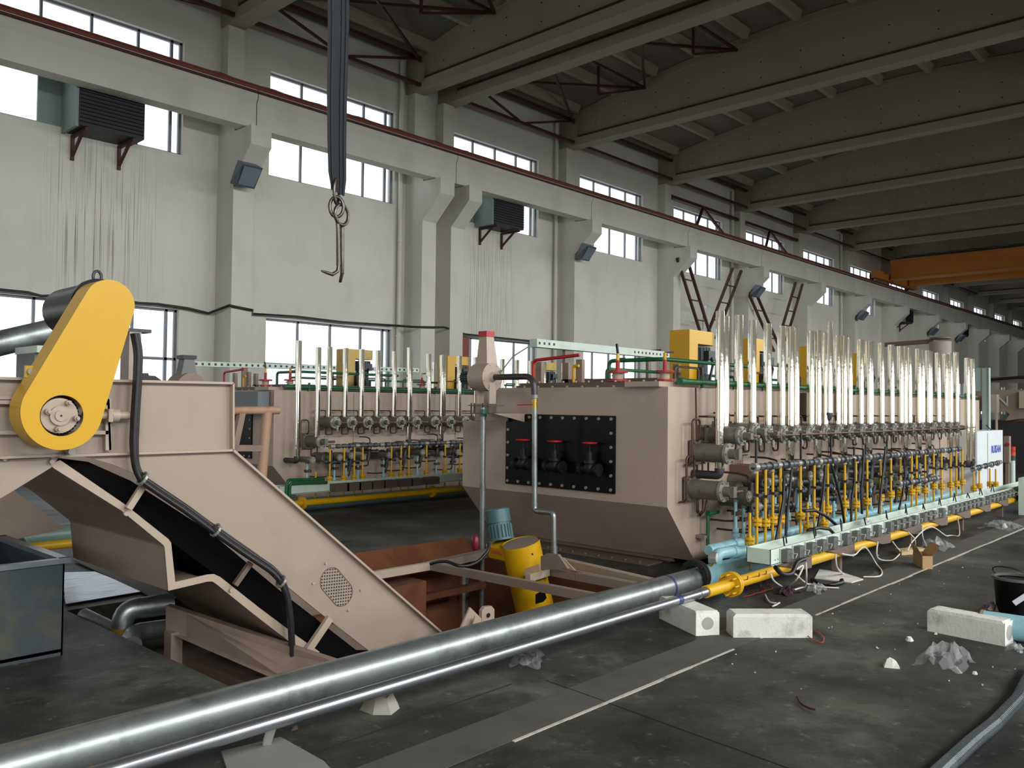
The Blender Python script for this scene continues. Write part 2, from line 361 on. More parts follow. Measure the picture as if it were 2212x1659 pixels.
# windows: frame, mullions, pane
wn = 1
def window(x0, x1, z0, z1, npane, tr=None):
    global wn
    m = MB(); y0, y1 = WY+.12, WY+.18; f = .05
    m.box((x0, y0, z0), (x1, y1, z0+f)); m.box((x0, y0, z1-f), (x1, y1, z1)); m.box((x0, y0, z0), (x0+f, y1, z1)); m.box((x1-f, y0, z0), (x1, y1, z1))
    for i in range(1, npane):
        x = x0+(x1-x0)*i/npane; m.box((x-.025, y0, z0), (x+.025, y1, z1))
    m.box((x1-.26, y0, z0), (x1-.2, y1, z1))
    if tr: m.box((x0, y0, tr-.03), (x1, y1, tr+.03))
    o = struct(m, 'window_%d' % wn, WINF); wn += 1
    g = MB(); g.box((x0+.02, WY+.145, z0+.02), (x1-.02, WY+.151, z1-.02)); g.build('pane', GLASS, o)
for k, (a, b) in enumerate(WX):
    if b < 0 or a > 88: continue
    window(a, b, *LOWZ, 4, 2.5) if a < 60 else window(a, b, *LOWZ, 4)
    window(a, b, *MIDZ, 4); window(a, b, *HIZ, 4)
# columns with corbels; the hall's expansion joint has a pair
CX = [-2.5, 3.46, 9.44, 15.0, 16.06]+[21.6+6*i for i in range(12)]
LIT = {9.44, 21.6, 33.6, 39.6, 45.6}
cn = {9.44: 'nearest whole column, between the first fan box and the hanging strap', 15.0: 'left column of the close pair', 16.06: 'right column of the close pair'}
vis = 0
for i, x in enumerate(CX):
    m = MB(); w_ = .5
    m.box((x, 17.34, 0), (x+w_, WY, 8.0)); m.box((x+.03, 17.75, 8.0), (x+.45, WY, 10.17))
    m.prism([(17.34, 6.55), (17.34, 7.62), (16.62, 7.62), (16.62, 7.2)], 'X', x, x+w_)
    o = m.build('concrete_column', WALL2)
    j = i-5
    lab = ('plastered concrete column, '+cn[x]) if x in cn else ('plastered concrete column, %s beyond the close pair' % ORD[j] if j >= 0 else 'plastered concrete column at the left beyond the frame edge')
    tag(o, lab, 'column', 'wall columns with corbels')
# crane runway beam, rail and conductor bar
joints = [-8.5, -2.25, 3.7, 9.7, 15.78]+[21.85+6*i for i in range(12)]
for i in range(len(joints)-1):
    a, b = joints[i]+.012, joints[i+1]-.012
    m = MB(); m.extr([(a, 16.86, 7.64), (a, 17.22, 7.64), (a, 17.22, 8.2), (a, 17.3, 8.3), (a, 17.3, 8.48), (a, 16.8, 8.48), (a, 16.8, 8.3), (a, 16.86, 8.2)], (b-a, 0, 0))
    tag(m.build('crane_runway_beam', WALL2), 'plastered crane runway beam, %s span counted from the near end' % ORD[i], 'crane beam', 'crane runway beams')
m = MB(); m.box((-8, 16.86, 8.48), (88, 17.0, 8.5)); m.box((-8, 16.9, 8.5), (88, 16.95, 8.6)); m.box((-8, 16.88, 8.6), (88, 16.97, 8.63))
rail = thing('crane_rail', 'rusty red crane rail running along the top of the runway beams', 'rail', (30, 16.92, 8.48))
m.build('rail', mat('rusty_red_rail', (118, 60, 42), .6, .1, var=.3, scale=.4, dirt=(92, 50, 60), damt=.8, dscale=.5), rail)
m = MB(); m.tube([(-8, 16.76, 8.42), (88, 16.76, 8.42)], .028); m.build('conductor_bar', MAROON, rail)
m = MB()
for i in range(48): m.box((-6+2*i, 16.95, 8.5), (-5.92+2*i, 17.1, 8.6))
m.box((-6, 17.04, 8.48), (88, 17.08, 8.51)); m.build('rail_clips', DKST, rail)
m = MB(); m.tube([(8.7+.2*i, 17.15, 8.72+.02*math.sin(i)) for i in range(40)], .018, 6); tag(m.build('rail_cable', CABLE), 'thin dark cable lying along the rail behind the nearest column', 'cable')
# roof beams
BX = [3.45, 9.44, 14.95, 16.16]+[21.62+6*i for i in range(11)]
for i, x in enumerate(BX):
    m = MB(); w_ = .42; prof = []
    ysb = [18.0, 17.7]+[y for y in ys[2:-1]]+[.1]
    web = [(18.0, 10.42)]+[(y, ztop(y)) for y in ysb]+[(.1, 10.42)]
    m.prism(web, 'X', x+.08, x+w_-.08)
    tf = [(y, ztop(y)-.26) for y in ysb]+[(y, ztop(y)) for y in reversed(ysb)]
    for q in range(len(ysb)-1):
        a, b = ysb[q], ysb[q+1]
        m.hexa([(x, a, ztop(a)-.2), (x+w_, a, ztop(a)-.2), (x+w_, b, ztop(b)-.2), (x, b, ztop(b)-.2), (x, a, ztop(a)), (x+w_, a, ztop(a)), (x+w_, b, ztop(b)), (x, b, ztop(b))])
    m.box((x, .1, 10.17), (x+w_, 18.0, 10.42)); m.box((x-.006, 17.3, 10.165), (x+w_+.006, 18.05, ztop(17.6)+.004))
    o = m.build('roof_beam', BEAM)
    tag(o, 'tapered grey concrete roof beam, %s from the near end' % ORD[i], 'roof beam', 'concrete roof beams')
    m = MB(); m.box((x-.015, .2, 10.425), (x+.09, 17.25, 10.475)); m.build('dark_strip', MAROON, o)  # thin dark bar along the beam face above the bottom flange
    m = MB()
    for q in range(14):
        for zz in (10.75, 11.2): m.cyl((x+.07, 16.6-1.15*q, zz), (x+.082, 16.6-1.15*q, zz), .02, n=8)
    m.build('tie_holes', BLACK, o)
# dark red eaves bracing between the beam ends
def truss(x0, x1, lab, full=True):
    t = thing('eaves_bracing', lab, 'steel bracing', (x0, 17.5, 10.2), 'dark red eaves bracing')
    zt, zb = 11.0, 10.28
    m = MB(); m.bar((x0, 17.45, zb), (x1, 17.45, zb), .09, .09); m.build('bottom_chord', MAROON, t)
    m = MB(); m.bar((x0, 17.45, zt), (x1, 17.45, zt), .09, .09); m.build('top_chord', MAROON, t)
    if full:
        c = (x0+x1)/2
        for a in (x0+.05, x1-.05):
            m = MB(); m.bar((a, 17.45, zt), (c, 17.45, zb), .06); m.build('diagonal', MAROON, t)
truss(3.85, 9.46, 'dark red eaves bracing left of the nearest whole column')
truss(9.84, 14.97, 'dark red steel bracing at the eaves, behind the hanging strap')
truss(16.56, 21.64, 'dark red steel bracing at the eaves, right of the close column pair')
for i in range(8): truss(22.02+6*i, 27.64+6*i, 'plain dark red eaves tie, %s beyond the braced bays' % ORD[i], False)
# sloping roof bracing in the first two bays
def roofbrace(x0, x1, lab):
    t = thing('roof_bracing', lab, 'steel bracing', (x0, 15, 10.6), 'dark red roof bracing')
    def p(x, y): return (x, y, ztop(y)-.34)
    for a, b in ((p(x0, 14.6), p(x1, 17.4)), (p(x0, 17.4), p(x1, 14.6)), (p(x0, 14.6), p(x1, 14.6)), (p(x0, 11.5), p(x1, 14.6)), (p(x0, 11.5), p(x1, 11.5)), (p(x0, 14.6), p(x1, 11.5))):
        m = MB(); m.bar(a, b, .07); m.build('brace', MAROON, t)
    for y in (14.6, 11.5):
        m = MB(); m.bar((x0+2.6, y, ztop(y)-.3), (x0+2.6, y, ztop(y)-1.2), .06); m.bar((x0+2.6, y, ztop(y)-1.2), (x1, y, ztop(y)-.34), .06); m.build('hanger', MAROON, t)
roofbrace(9.9, 14.9, 'dark red roof bracing above the hanging strap')
roofbrace(16.6, 21.55, 'dark red roof bracing right of the close pair of beams')
# column braces of the third bay group: ladder like steel legs
def ladder(a, b, lab, wd=.75):
    t = thing('ladder_brace', lab, 'steel brace', (a+b)*.5, 'brown ladder braces on the wall')
    d = (b-a).normalized(); q = V((1, 0, 0))
    for s in (-wd/2, wd/2):
        m = MB(); m.bar(a+q*s, b+q*s, .1, .08); m.build('side_rail', MAROON, t)
    L_ = (b-a).length; n = int(L_/.75)
    for i in range(1, n):
        p = a+d*(L_*i/n); m = MB(); m.bar(p-q*wd/2, p+q*wd/2, .045); m.build('rung', MAROON, t)
def PQ(x, y): return U(x, y, 'Y', 17.15)
for (a, b, l) in (((1474, 560), (1528, 735), 'brown ladder brace leaning left, above the nearest yellow motor guard'), ((1592, 582), (1536, 730), 'brown ladder brace leaning right, between nearest guard and second corbel lamp'),
                  ((1628, 640), (1680, 760), 'brown ladder brace leaning left, behind the third and fourth steel stacks'), ((1726, 612), (1690, 735), 'brown ladder brace leaning right, over the stacks in mid row')):
    ladder(PQ(*a), PQ(*b), l)
for x, l in ((28.1, 'brown inverted V brace over the fourth high window'), (34.1, 'brown inverted V brace over the fifth high window')):
    t = thing('high_brace', l, 'steel brace', (x+2.5, 17.5, 9.9), 'brown inverted V braces'); c = (x+2.5, 17.84, 9.78)
    for e in ((x+1.1, 17.4, 8.5), (x+4.0, 17.4, 8.5)):
        m = MB(); m.bar(c, e, .09); m.build('leg', MAROON, t)
    m = MB(); m.bar((x-.0, 17.86, 9.8), (x+5.5, 17.86, 9.8), .12); m.build('tie_beam', MAROON, t)
# downpipes, wall cable
for x, l in ((14.72, 'cream rainwater pipe beside the close column pair'), (21.35, 'cream rainwater pipe at the second column beyond the pair'), (33.3, 'cream rainwater pipe behind the second motor guard'), (45.3, 'cream rainwater pipe far along the wall')):
    m = MB(); m.cyl((x, 17.95, 0), (x, 17.95, 11), .06, n=14)
    for z in (1.5, 3.4, 6, 8.3, 10): m.ring((x, 17.95, z), (x, 17.95, z+.05), .075, .055)
    tag(m.build('rainwater_pipe', WALL2), l, 'pipe')
m = MB(); pts = []
for px, py in ((-40, 622), (0, 626), (60, 632), (90, 640), (140, 638), (240, 645), (300, 655), (340, 657), (405, 666), (450, 677), (495, 660), (545, 670)): pts.append(U(px, py, 'Y', 17.96 if not 462 < px < 548 else 17.28))
for px, py in ((545, 678), (640, 684), (740, 696), (850, 703), (890, 706), (935, 707), (960, 707)): pts.append(U(px, py, 'Y', 17.96 if px < 880 else 17.28))
for px, py in ((1005, 722), (1080, 730), (1180, 740), (1230, 742), (1260, 744)): pts.append(U(px, py, 'Y', 17.9))
for px, py in ((1330, 754), (1400, 758), (1455, 754)): pts.append(U(px, py, 'Y', 17.9))
m.tube(pts, .03, 8); tag(m.build('wall_cable', CABLE), 'thick black cable sagging along the wall above the low windows', 'cable')
m = MB(); m.tube([(9.35, 17.7, 10.4), (7.5, 18.02, 10.35), (5.5, 18.02, 10.4), (3, 18.0, 10.42)], .012, 5); tag(m.build('eaves_wire', MAROON), 'thin brown wire along the wall high at the left', 'wire')
# brick infill strip of the second low window
m = MB(); m.box((16.75, WY+.02, 1.25), (17.55, WY+.1, 3.56)); tag(m.build('brick_infill', BRICK), 'bare brick infill at the left edge of the low window', 'brickwork')
# fan boxes in the mid windows
def fanbox(x0, x1, lab, xl):
    t = thing('ventilation_box', lab, 'fan box', ((x0+x1)/2, 17.7, 6.9), 'dark fan boxes in the windows')
    m = MB(); m.box((x0, 17.3, 6.93), (x1, 18.3, 7.95)); m.build('housing', mat('dark_grille', (12, 14, 18), .5), t)
    m = MB()
    for i in range(12): m.box((x0+.03, 17.26, 7.0+.075*i), (x1-.03, 17.3, 7.02+.075*i))
    m.build('grille', mat('dark_louvre', (13, 15, 19), .7), t)
    m = MB(); m.box((x0-.06, 17.32, 6.9), (x0, 18.3, 7.98)); m.box((xl, 18.11, 7.03), (x0, 18.13, 8.5)); m.build('side_sheet', mat('pale_sheet', (128, 140, 136), .5, .2), t)
    for x in (x0+.15, x1-.2):
        m = MB(); m.bar((x, 17.3, 6.88), (x, 18.07, 6.88), .06); m.bar((x, 18.04, 6.88), (x, 18.04, 6.4), .06); m.bar((x, 17.5, 6.88), (x, 18.04, 6.48), .05); m.build('bracket', MAROON, t)
fanbox(6.15, 7.42, 'dark fan box in the mid window at the far left, streaks below', 5.66)
fanbox(17.75, 19.05, 'dark fan box in the mid window right of the close column pair', 17.3)
fanbox(53.6, 54.9, 'dark fan box far along the wall near the right', 53.2)
fanbox(65.6, 66.9, 'dark fan box farthest along the wall', 65.2)
# floodlights on the corbels
fl_l = {9.44: 'grey floodlight under the corbel of the nearest column', 21.6: 'grey floodlight on the first column beyond the close pair', 33.6: 'grey floodlight between the ladder braces', 45.6: 'grey floodlight on the wall above the middle stacks', 57.6: 'grey floodlight farther along above the stacks', 63.6: 'small grey floodlight far to the right'}
for x, l in fl_l.items():
    t = thing('floodlight', l, 'floodlight', (x+.1, 17.0, 6.5), 'floodlights on the corbels')
    m = MB(); a = V((x+.1, 17.0, 6.62)); m.hexa([a+V(p) for p in ((-.22,.0,-.3),(.22,.0,-.3),(.25,.22,-.22),(-.25,.22,-.22),(-.25,-.3,.12),(.25,-.3,.12),(.22,-.05,.25),(-.22,-.05,.25))]); m.build('housing', LAMP, t)
    m = MB(); m.hexa([a+V(p) for p in ((-.19,-.02,-.27),(.19,-.02,-.27),(.19,-.03,-.27),(-.19,-.03,-.27),(-.21,-.3,.08),(.21,-.3,.08),(.21,-.32,.07),(-.21,-.32,.07))]); m.build('glass_front', mat('lamp_glass', (130, 144, 154), .1, .3), t)
    m = MB(); m.bar((x+.1, 17.1, 6.65), (x+.1, 17.36, 6.7), .06); m.build('mounting_arm', DKST, t)
t = thing('wall_camera', 'small pale camera on a thin pole between the ladder braces', 'camera', U(1519, 710, 'Y', 17.3))
m = MB(); m.tube([U(1518, 712, 'Y', 17.3), U(1519, 668, 'Y', 17.3)], .012, 6); m.build('pole', DKST, t); m = MB(); m.sph(U(1521, 663, 'Y', 17.3), .1); m.build('head', WHITEP, t)
# overhead travelling crane
t = thing('bridge_crane', 'orange overhead travelling crane spanning the hall at the right', 'crane', (49, 9, 8.6))
m = MB(); m.box((48.3, 1.0, 8.75), (48.85, 16.4, 9.75)); m.box((48.2, 1.0, 9.72), (48.95, 16.4, 9.8)); m.box((48.2, 1.0, 8.72), (48.95, 16.4, 8.8)); m.build('bridge_girder', ORNG, t)
m = MB(); m.box((51.3, 1.0, 8.75), (51.85, 16.4, 9.75)); m.build('second_girder', ORNG, t)
m = MB(); m.box((46.6, 16.5, 8.7), (53, 16.84, 9.1)); m.build('end_carriage', ORNG, t)
for x in (47, 52.6):
    m = MB(); m.cyl((x, 16.84, 8.82), (x, 17.02, 8.82), .19); m.build('wheel', DKST, t)
m = MB(); m.tube([(48.4, 15.8-.5*i, 9.95+.05*(i % 2)) for i in range(28)], .03, 6); m.build('festoon_cable', DKST, t)
m = MB(); m.box((47.6, 16.3, 9.0), (47.9, 16.7, 9.5)); m.build('junction_box', BROWN, t)

# ================================================================ the two furnaces
XA, XZ, YS, YW = 6.76, 17.3, 4.3, 7.05        # end face, far end, near side, far side
def bolts(m, pts, ax, r=.013, h=.012, n=8):
    for p in pts: m.cyl(p, V(p)+V(ax)*h, r, n=n)
def furnace(dy, name_lab, near):
    t = thing('furnace', name_lab, 'furnace', (12, 5.7+dy, 0), None)
    prof = [(XA, .62), (XA, 1.37), (XA, 1.745), (XZ, 1.745), (XZ, .06), (7.255, .06)]
    m = MB(); m.extr([(x, YS+dy, z) for x, z in prof], (0, 2.22, 0))
    m.extr([(x, 6.52+dy, z) for x, z in ((XA, .62), (XA, 1.37), (XZ, 1.37), (XZ, .06), (7.255, .06))], (0, .53, 0))
    m.box((6.95, 6.52+dy, 1.37), (XZ, YW+dy, 1.745))
    body = m.build('body', TAN, t)
    m = MB()
    for k in range(8):        # vertical panel seams on the near side
        x = 8.2+1.12*k; m = MB(); m.box((x, YS+dy-.012, .3), (x+.035, YS+dy, 1.72)); m.build('side_rib', TANC, t)
    m = MB(); m.box((7.3, 4.6+dy, -.0), (17, 6.75+dy, .06)); m.box((7.27, 4.55+dy, .02), (7.3, 6.8+dy, .06)); m.build('base_plate', BROWN, t)
    m = MB(); m.box((7.02, 4.72+dy, -.3), (7.18, 6.5+dy, -.02)); m.box((6.98, 4.66+dy, -.02), (7.25, 6.55+dy, .01)); bolts(m, [(7.02, 4.78+.17*i+dy, .01) for i in range(11)], (0, 0, 1), .014, .02); m.build('bolted_discharge_frame', BROWN, t)
    m = MB(); m.box((6.9, 4.62+dy, 1.77), (XZ-.1, 6.3+dy, 1.80)); m.box((6.88, 4.5+dy, 1.745), (XZ-.1, 6.34+dy, 1.77)); m.box((7.5, 4.9+dy, 1.80), (XZ-.3, 6.2+dy, 1.86)); m.build('roof_lid', BROWN, t)
    m = MB(); bolts(m, [(6.95, 4.7+.17*i+dy, 1.80) for i in range(10)], (0, 0, 1), .013, .02); bolts(m, [(7.1+.2*i, 4.66+dy, 1.80) for i in range(50)], (0, 0, 1), .013, .02); bolts(m, [(6.875, 4.6+.2*i+dy, 1.757) for i in range(9)], (-1, 0, 0), .01, .02); m.build('lid_bolts', TANC, t)
    m = MB(); m.extr([(6.7, 4.36+dy, 1.745), (7.4, 4.36+dy, 1.745), (7.4, 4.7+dy, 1.745), (6.7, 4.75+dy, 1.745)], (0, 0, .05)); m.build('corner_plate', TANC, t)
    # green water pipe along the top edge
    m = MB(); z = 1.80; m.tube([(6.98, 4.28+dy, z), (XZ-.3, 4.28+dy, z)], .028); m.cyl((6.93, 4.28+dy, z), (6.99, 4.28+dy, z), .036)
    g = m.build('green_header_pipe', GREEN, t)
    for k in range(15): m = MB(); m.cyl((7.35+.65*k, 4.28+dy, z-.055), (7.35+.65*k, 4.28+dy, z+.07), .02); m.build('pipe_tee', GREEN, g)
    # black inspection hatch with bolts and gate valves
    m = MB(); m.box((XA-.02, 4.89+dy, .70), (XA, 6.353+dy, 1.462)); h = m.build('black_hatch', BLACKG, t)
    m = MB(); bolts(m, [(XA-.02, 4.93+.154*i+dy, z) for i in range(10) for z in (.735, 1.43)]+[(XA-.02, y+dy, .735+.139*i) for i in range(1, 5) for y in (4.93, 6.316)], (-1, 0, 0), .016, .014); m.build('hatch_bolts', GREYL, h)
    if near:
        for y in (5.135, 5.588, 6.024):
            m = MB(); x = XA-.10; y += dy
            m.cyl((x, y-.1, .93), (x, y+.1, .93), .045, n=14); m.cyl((x, y-.12, .93), (x, y-.09, .93), .065, n=14); m.cyl((x, y+.09, .93), (x, y+.12, .93), .065, n=14)
            m.sph((x, y, .94), .062, sc_=(1, 1, 1.1)); m.cyl((x, y, .99), (x, y, 1.02), .06, n=12); m.cyl((x, y, 1.02), (x, y, 1.1), .032, n=12); m.cyl((x, y, 1.1), (x, y, 1.19), .01, n=8); m.cyl((x, y, .93), (XA-.018, y, .93), .03)
            v = m.build('gate_valve', mat('dark_cast_iron', (24, 21, 22), .55, .2), t)
            m = MB(); m.tube([(x+.07*math.cos(a*.3142), y+.07*math.sin(a*.3142), 1.19) for a in range(21)], .009, 6)
            for a in range(3): m.tube([(x, y, 1.19), (x+.07*math.cos(a*2.09), y+.07*math.sin(a*2.09), 1.19)], .007, 6)
            m.build('handwheel', RED, v)
    # red flanged inlets on the roof
    for k, (x, y, s) in enumerate(((7.25, 4.65, 1), (7.1, 5.12, 1.1), (7.9, 5.7, .7), (9.9, 4.6, .9), (11.9, 4.65, .8), (14.1, 4.65, .8))):
        m = MB(); y += dy
        for z in (1.81, 1.90): m.cyl((x, y, z), (x, y, z+.022*s), .095*s, n=20)
        v = m.build('red_flange', RED, t)
        m = MB(); m.cyl((x, y, 1.83), (x, y, 1.9), .05*s); m.build('sight_neck', TANC, v)
        m = MB(); m.cyl((x, y, 1.92), (x, y, 2.03), .02*s); m.build('red_nipple', RED, v)
        m = MB(); m.cyl((x, y, 2.03), (x, y, 2.1), .017*s); m.build('brass_valve', BRASS if k else YELP, v)
        m = MB(); m.bar((x, y, 2.1), (x-.02, y, 2.2) if k == 1 else (x+.09, y-.04, 2.11), .02); m.build('lever', BLACK, v)
    # rack of pipes on the roof
    m = MB(); m.tube([(7.6, 5.6+dy, 1.86), (7.6, 5.6+dy, 2.06), (7.6, 4.9+dy, 2.06), (9.6, 4.9+dy, 2.06)], .022, fillet=.06); m.build('green_roof_pipe', GREEN, t); m = MB(); m.tube([(8.1, 6.0+dy, 1.86), (8.1, 6.0+dy, 2.0), (14, 6.0+dy, 2.0)], .02, fillet=.06); m.build('green_roof_pipe', GREEN, t)
    for x, y in ((7.05, 5.55), (7.5, 6.1), (7.2, 6.25), (8.4, 5.2)): m = MB(); m.box((x, y+dy, 1.8), (x+.05, y+.08+dy, 2.05)); m.build('roof_post', TAND, t)
    m = MB(); m.tube([(6.95, 6.15+dy, 1.8), (6.95, 6.15+dy, 2.05), (6.95, 5.5+dy, 2.09)], .018, fillet=.05); m.build('red_roof_pipe', RED, t)
    m = MB(); m.tube([(7.0, 5.62+dy, 1.8), (7.0, 5.62+dy, 1.98), (7.0, 5.55+dy, 1.98)], .016, fillet=.03); m.build('yellow_roof_pipe', YELP, t)
    for k in range(7): m = MB(); m.tube([(8.0+.9*k, 5.0+dy, 1.86), (8.0+.9*k, 5.0+dy, 2.0), (8.5+.9*k, 5.0+dy, 2.0), (8.5+.9*k, 5.0+dy, 1.86)], .014, 6, fillet=.05); m.build('roof_tube_loop', BROWN, t)
    return t
furnace(0, 'long tan industrial furnace with black bolted hatch on its end, nearer one', True)
furnace(6.8, 'long tan furnace standing farther back by the wall, behind the conveyor', False)

# burner with its polished exhaust stack
def burner_proto(z, r, L_, top, name, lab, grp, x, elbow=False):
    t = thing(name, lab, 'burner', (x, YS, z), grp)
    y1 = YS-L_
    m = MB(); m.box((x-r*1.05, YS-.015, z-r*1.05), (x+r*1.05, YS+.01, z+r*1.05)); m.box((x-r*1.1, YS-.10, z-r*1.1), (x+r*1.1, YS-.08, z+r*1.1)); m.build('mounting_plate', GREY, t)
    m = MB(); m.cyl((x, YS, z), (x, y1, z), r*.88, n=20); m.cyl((x+r*.4, YS-.2, z+.02), (x+r*.92, YS-.2, z+.02), .02, n=10); h = m.build('housing', GREY, t)
    m = MB(); bolts(m, [(x+a*r*.9, YS-.1, z+b*r*.9) for a in (-1, 1) for b in (-1, 1)], (0, -1, 0), .012, .02); m.build('plate_bolts', DKST, h)
    m = MB(); m.cyl((x, y1, z), (x, y1-.028, z), r, n=22); m.cyl((x, y1-.028, z), (x, y1-.05, z), r*.62, n=18); bolts(m, [(x+r*.84*math.cos(a*math.pi/3), y1-.028, z+r*.84*math.sin(a*math.pi/3)) for a in range(6)], (0, -1, 0), .009, .016, 6); m.build('front_flange', GREYL, t)
    m = MB(); m.cyl((x, y1-.05, z), (x, y1-.10, z), r*.42, n=12); m.box((x-.028, y1-.13, z-.03), (x+.028, y1-.10, z+.03)); m.build('nose_block', GREY, t)
    m = MB(); m.cyl((x+.02, y1-.12, z), (x+.13, y1-.12, z), .013, n=8); m.cyl((x+.03, y1-.12, z), (x+.1, y1-.12, z), .018, n=8); rod = m.build('ignition_rod', mat('brown_insulator', (96, 66, 46), .4), t)
    m = MB(); m.cyl((x+.13, y1-.12, z), (x+.16, y1-.12, z), .009, n=8); m.build('rod_tip', GREYL, rod)
    m = MB(); m.tube([(x-.10, YS-.02, z+.18), (x-.10, YS-.08, z+.18), (x-.10, YS-.12, z+.18), (x+.03, YS-.12, z+.18), (x+.03, YS-.12, z+.06)], .011, 6, fillet=.03); m.build('copper_tube', COPPER, t); m = MB()
    m.tube([(x+.02, YS-.14, z-.06), (x+.02, YS-.14, z-.19), (x+.14, YS-.14, z-.19), (x+.14, YS-.14, z-.08), (x+.14, YS-.02, z-.08)], .011, 6, fillet=.035); m.build('copper_tube', COPPER, t)
    m = MB(); m.cyl((x, y1-.07, z-.06), (x, y1-.07, z-.13), .014, n=8); m.cyl((x, y1-.07, z-.075), (x, y1-.07, z-.105), .02, n=6); m.build('gas_union', GREYL, t)
    m = MB(); m.cyl((x, YS-.24, z+r*.8), (x, YS-.24, top), .043, n=20, caps=False); m.cyl((x, YS-.24, z+r*.8), (x, YS-.24, top-.002), .037, n=20, caps=False); s = m.build('exhaust_stack', CHROME, t)
    m = MB(); m.cyl((x, YS-.24, z+r*.7), (x, YS-.24, z+r*.95), .05, n=16); m.build('stack_collar', GREY, s)
    return t
BXS = [7.389, 7.671, 7.948, 8.293, 8.613, 8.963, 9.359, 9.754, 10.117, 10.492, 10.856, 11.198, 11.591, 11.969, 12.33, 12.69, 13.263, 13.623, 14.02, 14.4]
b0 = burner_proto(1.286, .092, .40, 2.44, 'gas_burner', 'x', 'upper row of grey burners on the nearer furnace', BXS[0])
offs = [0, .035, .01, 0]+[0]*40
for i, x in enumerate(BXS):
    lab = 'grey burner with shiny stack, nearer furnace, %s from the near end' % ORD[i]
    if i == 0: b0['label'] = lab
    else: dup(b0, (x-BXS[0], 0, offs[i]), lab)
for i, x in enumerate([7.56, 7.86, 8.17, 8.49, 8.83, 9.17, 9.58, 9.93, 10.3, 10.7, 11.4, 11.8, 12.2, 12.6, 13.2, 13.8]):
    dup(b0, (x-BXS[0], 6.8, -.02), 'grey burner with shiny stack, farther furnace, %s from the near end' % ORD[i], 'upper row of burners on the farther furnace')
# the two burners low at the near corner, tall stack beside them
def lowburner(x, z, lab, grp='low burners at the near end of the nearer furnace', r=.095, ex=None):
    t = thing('corner_burner', lab, 'burner', (x, YS, z), grp); y1 = YS-.36
    m = MB(); m.box((x-.11, YS-.05, z-.12), (x+.11, YS-.02, z+.12)); bolts(m, [(x+a*.09, YS-.05, z+b*.1) for a in (-1, 1) for b in (-1, 1)], (0, -1, 0), .014, .03); m.build('mounting_plate', GREY, t)
    m = MB(); m.cyl((x, YS+.0, z), (x, y1, z), r*.95, n=22); m.cyl((x-r*.5, YS-.2, z), (x-r*1.02, YS-.2, z), .022, n=10); m.build('housing', GREY, t)
    m = MB(); m.cyl((x, y1, z), (x, y1-.03, z), r*1.05, n=22); bolts(m, [(x+r*.9*math.cos(a*math.pi/3), y1-.03, z+r*.9*math.sin(a*math.pi/3)) for a in range(6)], (0, -1, 0), .01, .016, 6); m.build('front_flange', GREYL, t)
    m = MB(); m.cyl((x, y1-.03, z), (x, y1-.10, z), r*.5, n=14); m.box((x-.03, y1-.14, z-.05), (x+.03, y1-.10, z+.05)); m.build('nose_block', GREY, t)
    m = MB(); m.cyl((x+.02, y1-.12, z), (x+.16, y1-.12, z), .017, n=8); m.build('ignition_rod', MT['brown_insulator'], t)
    m = MB(); m.tube([(x-.05, YS-.02, z+.10), (x-.05, YS-.1, z+.12), (x-.05, YS-.1, z+.32), (x-.19, YS-.1, z+.32), (x-.19, YS-.1, z-.1), (x-.19, YS-.02, z-.12)], .011, 6, fillet=.05); m.build('copper_tube', COPPER, t); m = MB()
    m.tube([(x, YS-.1, z-.1), (x, YS-.1, z-.23), (x+.11, YS-.1, z-.23), (x+.11, YS-.1, z-.1)], .011, 6, fillet=.04); m.build('copper_tube', COPPER, t)
    return t
lb = lowburner(7.22, 1.12, 'grey burner beside the tallest first stack, upper of the two corner burners')
dup(lb, (-.1, 0, -.345), 'grey burner low at the near corner, lower of the two corner burners')
dup(lb, (0.13, 6.8, -.14), 'grey low burner at the near corner of the farther furnace', 'low burners of the farther furnace')
# long stacks that run past the burners, with an elbow at the foot
def longstack(x, z0, lab, top=2.44, y=4.02, grp='long shiny exhaust stacks of the nearer furnace', r=.043):
    t = thing('long_exhaust_stack', lab, 'exhaust stack', (x, y, z0), grp)
    m = MB(); m.cyl((x, y, z0), (x, y, top), r, n=20, caps=False); m.cyl((x, y, z0+.001), (x, y, top-.002), r-.006, n=20, caps=False); m.build('stack_pipe', CHROME, t)
    m = MB(); m.tube([(x, y, z0+.03), (x, y, z0-.05), (x-.02, y+.29, z0-.05)], .04, 14, fillet=.05); m.cyl((x, y, z0-.01), (x, y, z0+.02), .047, n=14); m.build('foot_elbow', DKST, t)
    return t
LS = [(7.226, .96, 2.473), (8.745, .966, 2.44), (9.46, .98, 2.45), (9.774, 1.49, 2.571), (10.217, .9, 2.44), (11.035, .87, 2.425), (12.382, .81, 2.44), (12.976, .8, 2.44), (13.418, .8, 2.44), (14.498, .76, 2.457), (14.83, .8, 2.49), (15.449, .7, 2.43), (15.751, .68, 2.425)]
l0 = None
for i, (x, z, tp) in enumerate(LS):
    lab = 'long polished stack reaching below the burners, nearer furnace, %s from near end' % ORD[i]
    longstack(x, z, lab, tp)
for i, (x, z, tp) in enumerate([(6.99, .75, 2.48), (9.12, .95, 2.5), (9.85, .85, 2.41)]):
    longstack(x, z, ['leaning look shiny stack at the near corner of the farther furnace', 'tall shiny stack with dark cap on the farther furnace', 'long shiny stack on the farther furnace, rightmost visible'][i].replace('leaning look ', 'long '), tp, 10.82, 'long stacks of the farther furnace')
x = 7.33
t = thing('long_exhaust_stack', 'second polished stack on the farther furnace, over its corner burner', 'exhaust stack', (x, 10.82, 1.0), 'long stacks of the farther furnace')
m = MB(); m.cyl((x, 10.82, 1.03), (x, 10.82, 2.4), .043, n=20, caps=False); m.build('stack_pipe', CHROME, t)
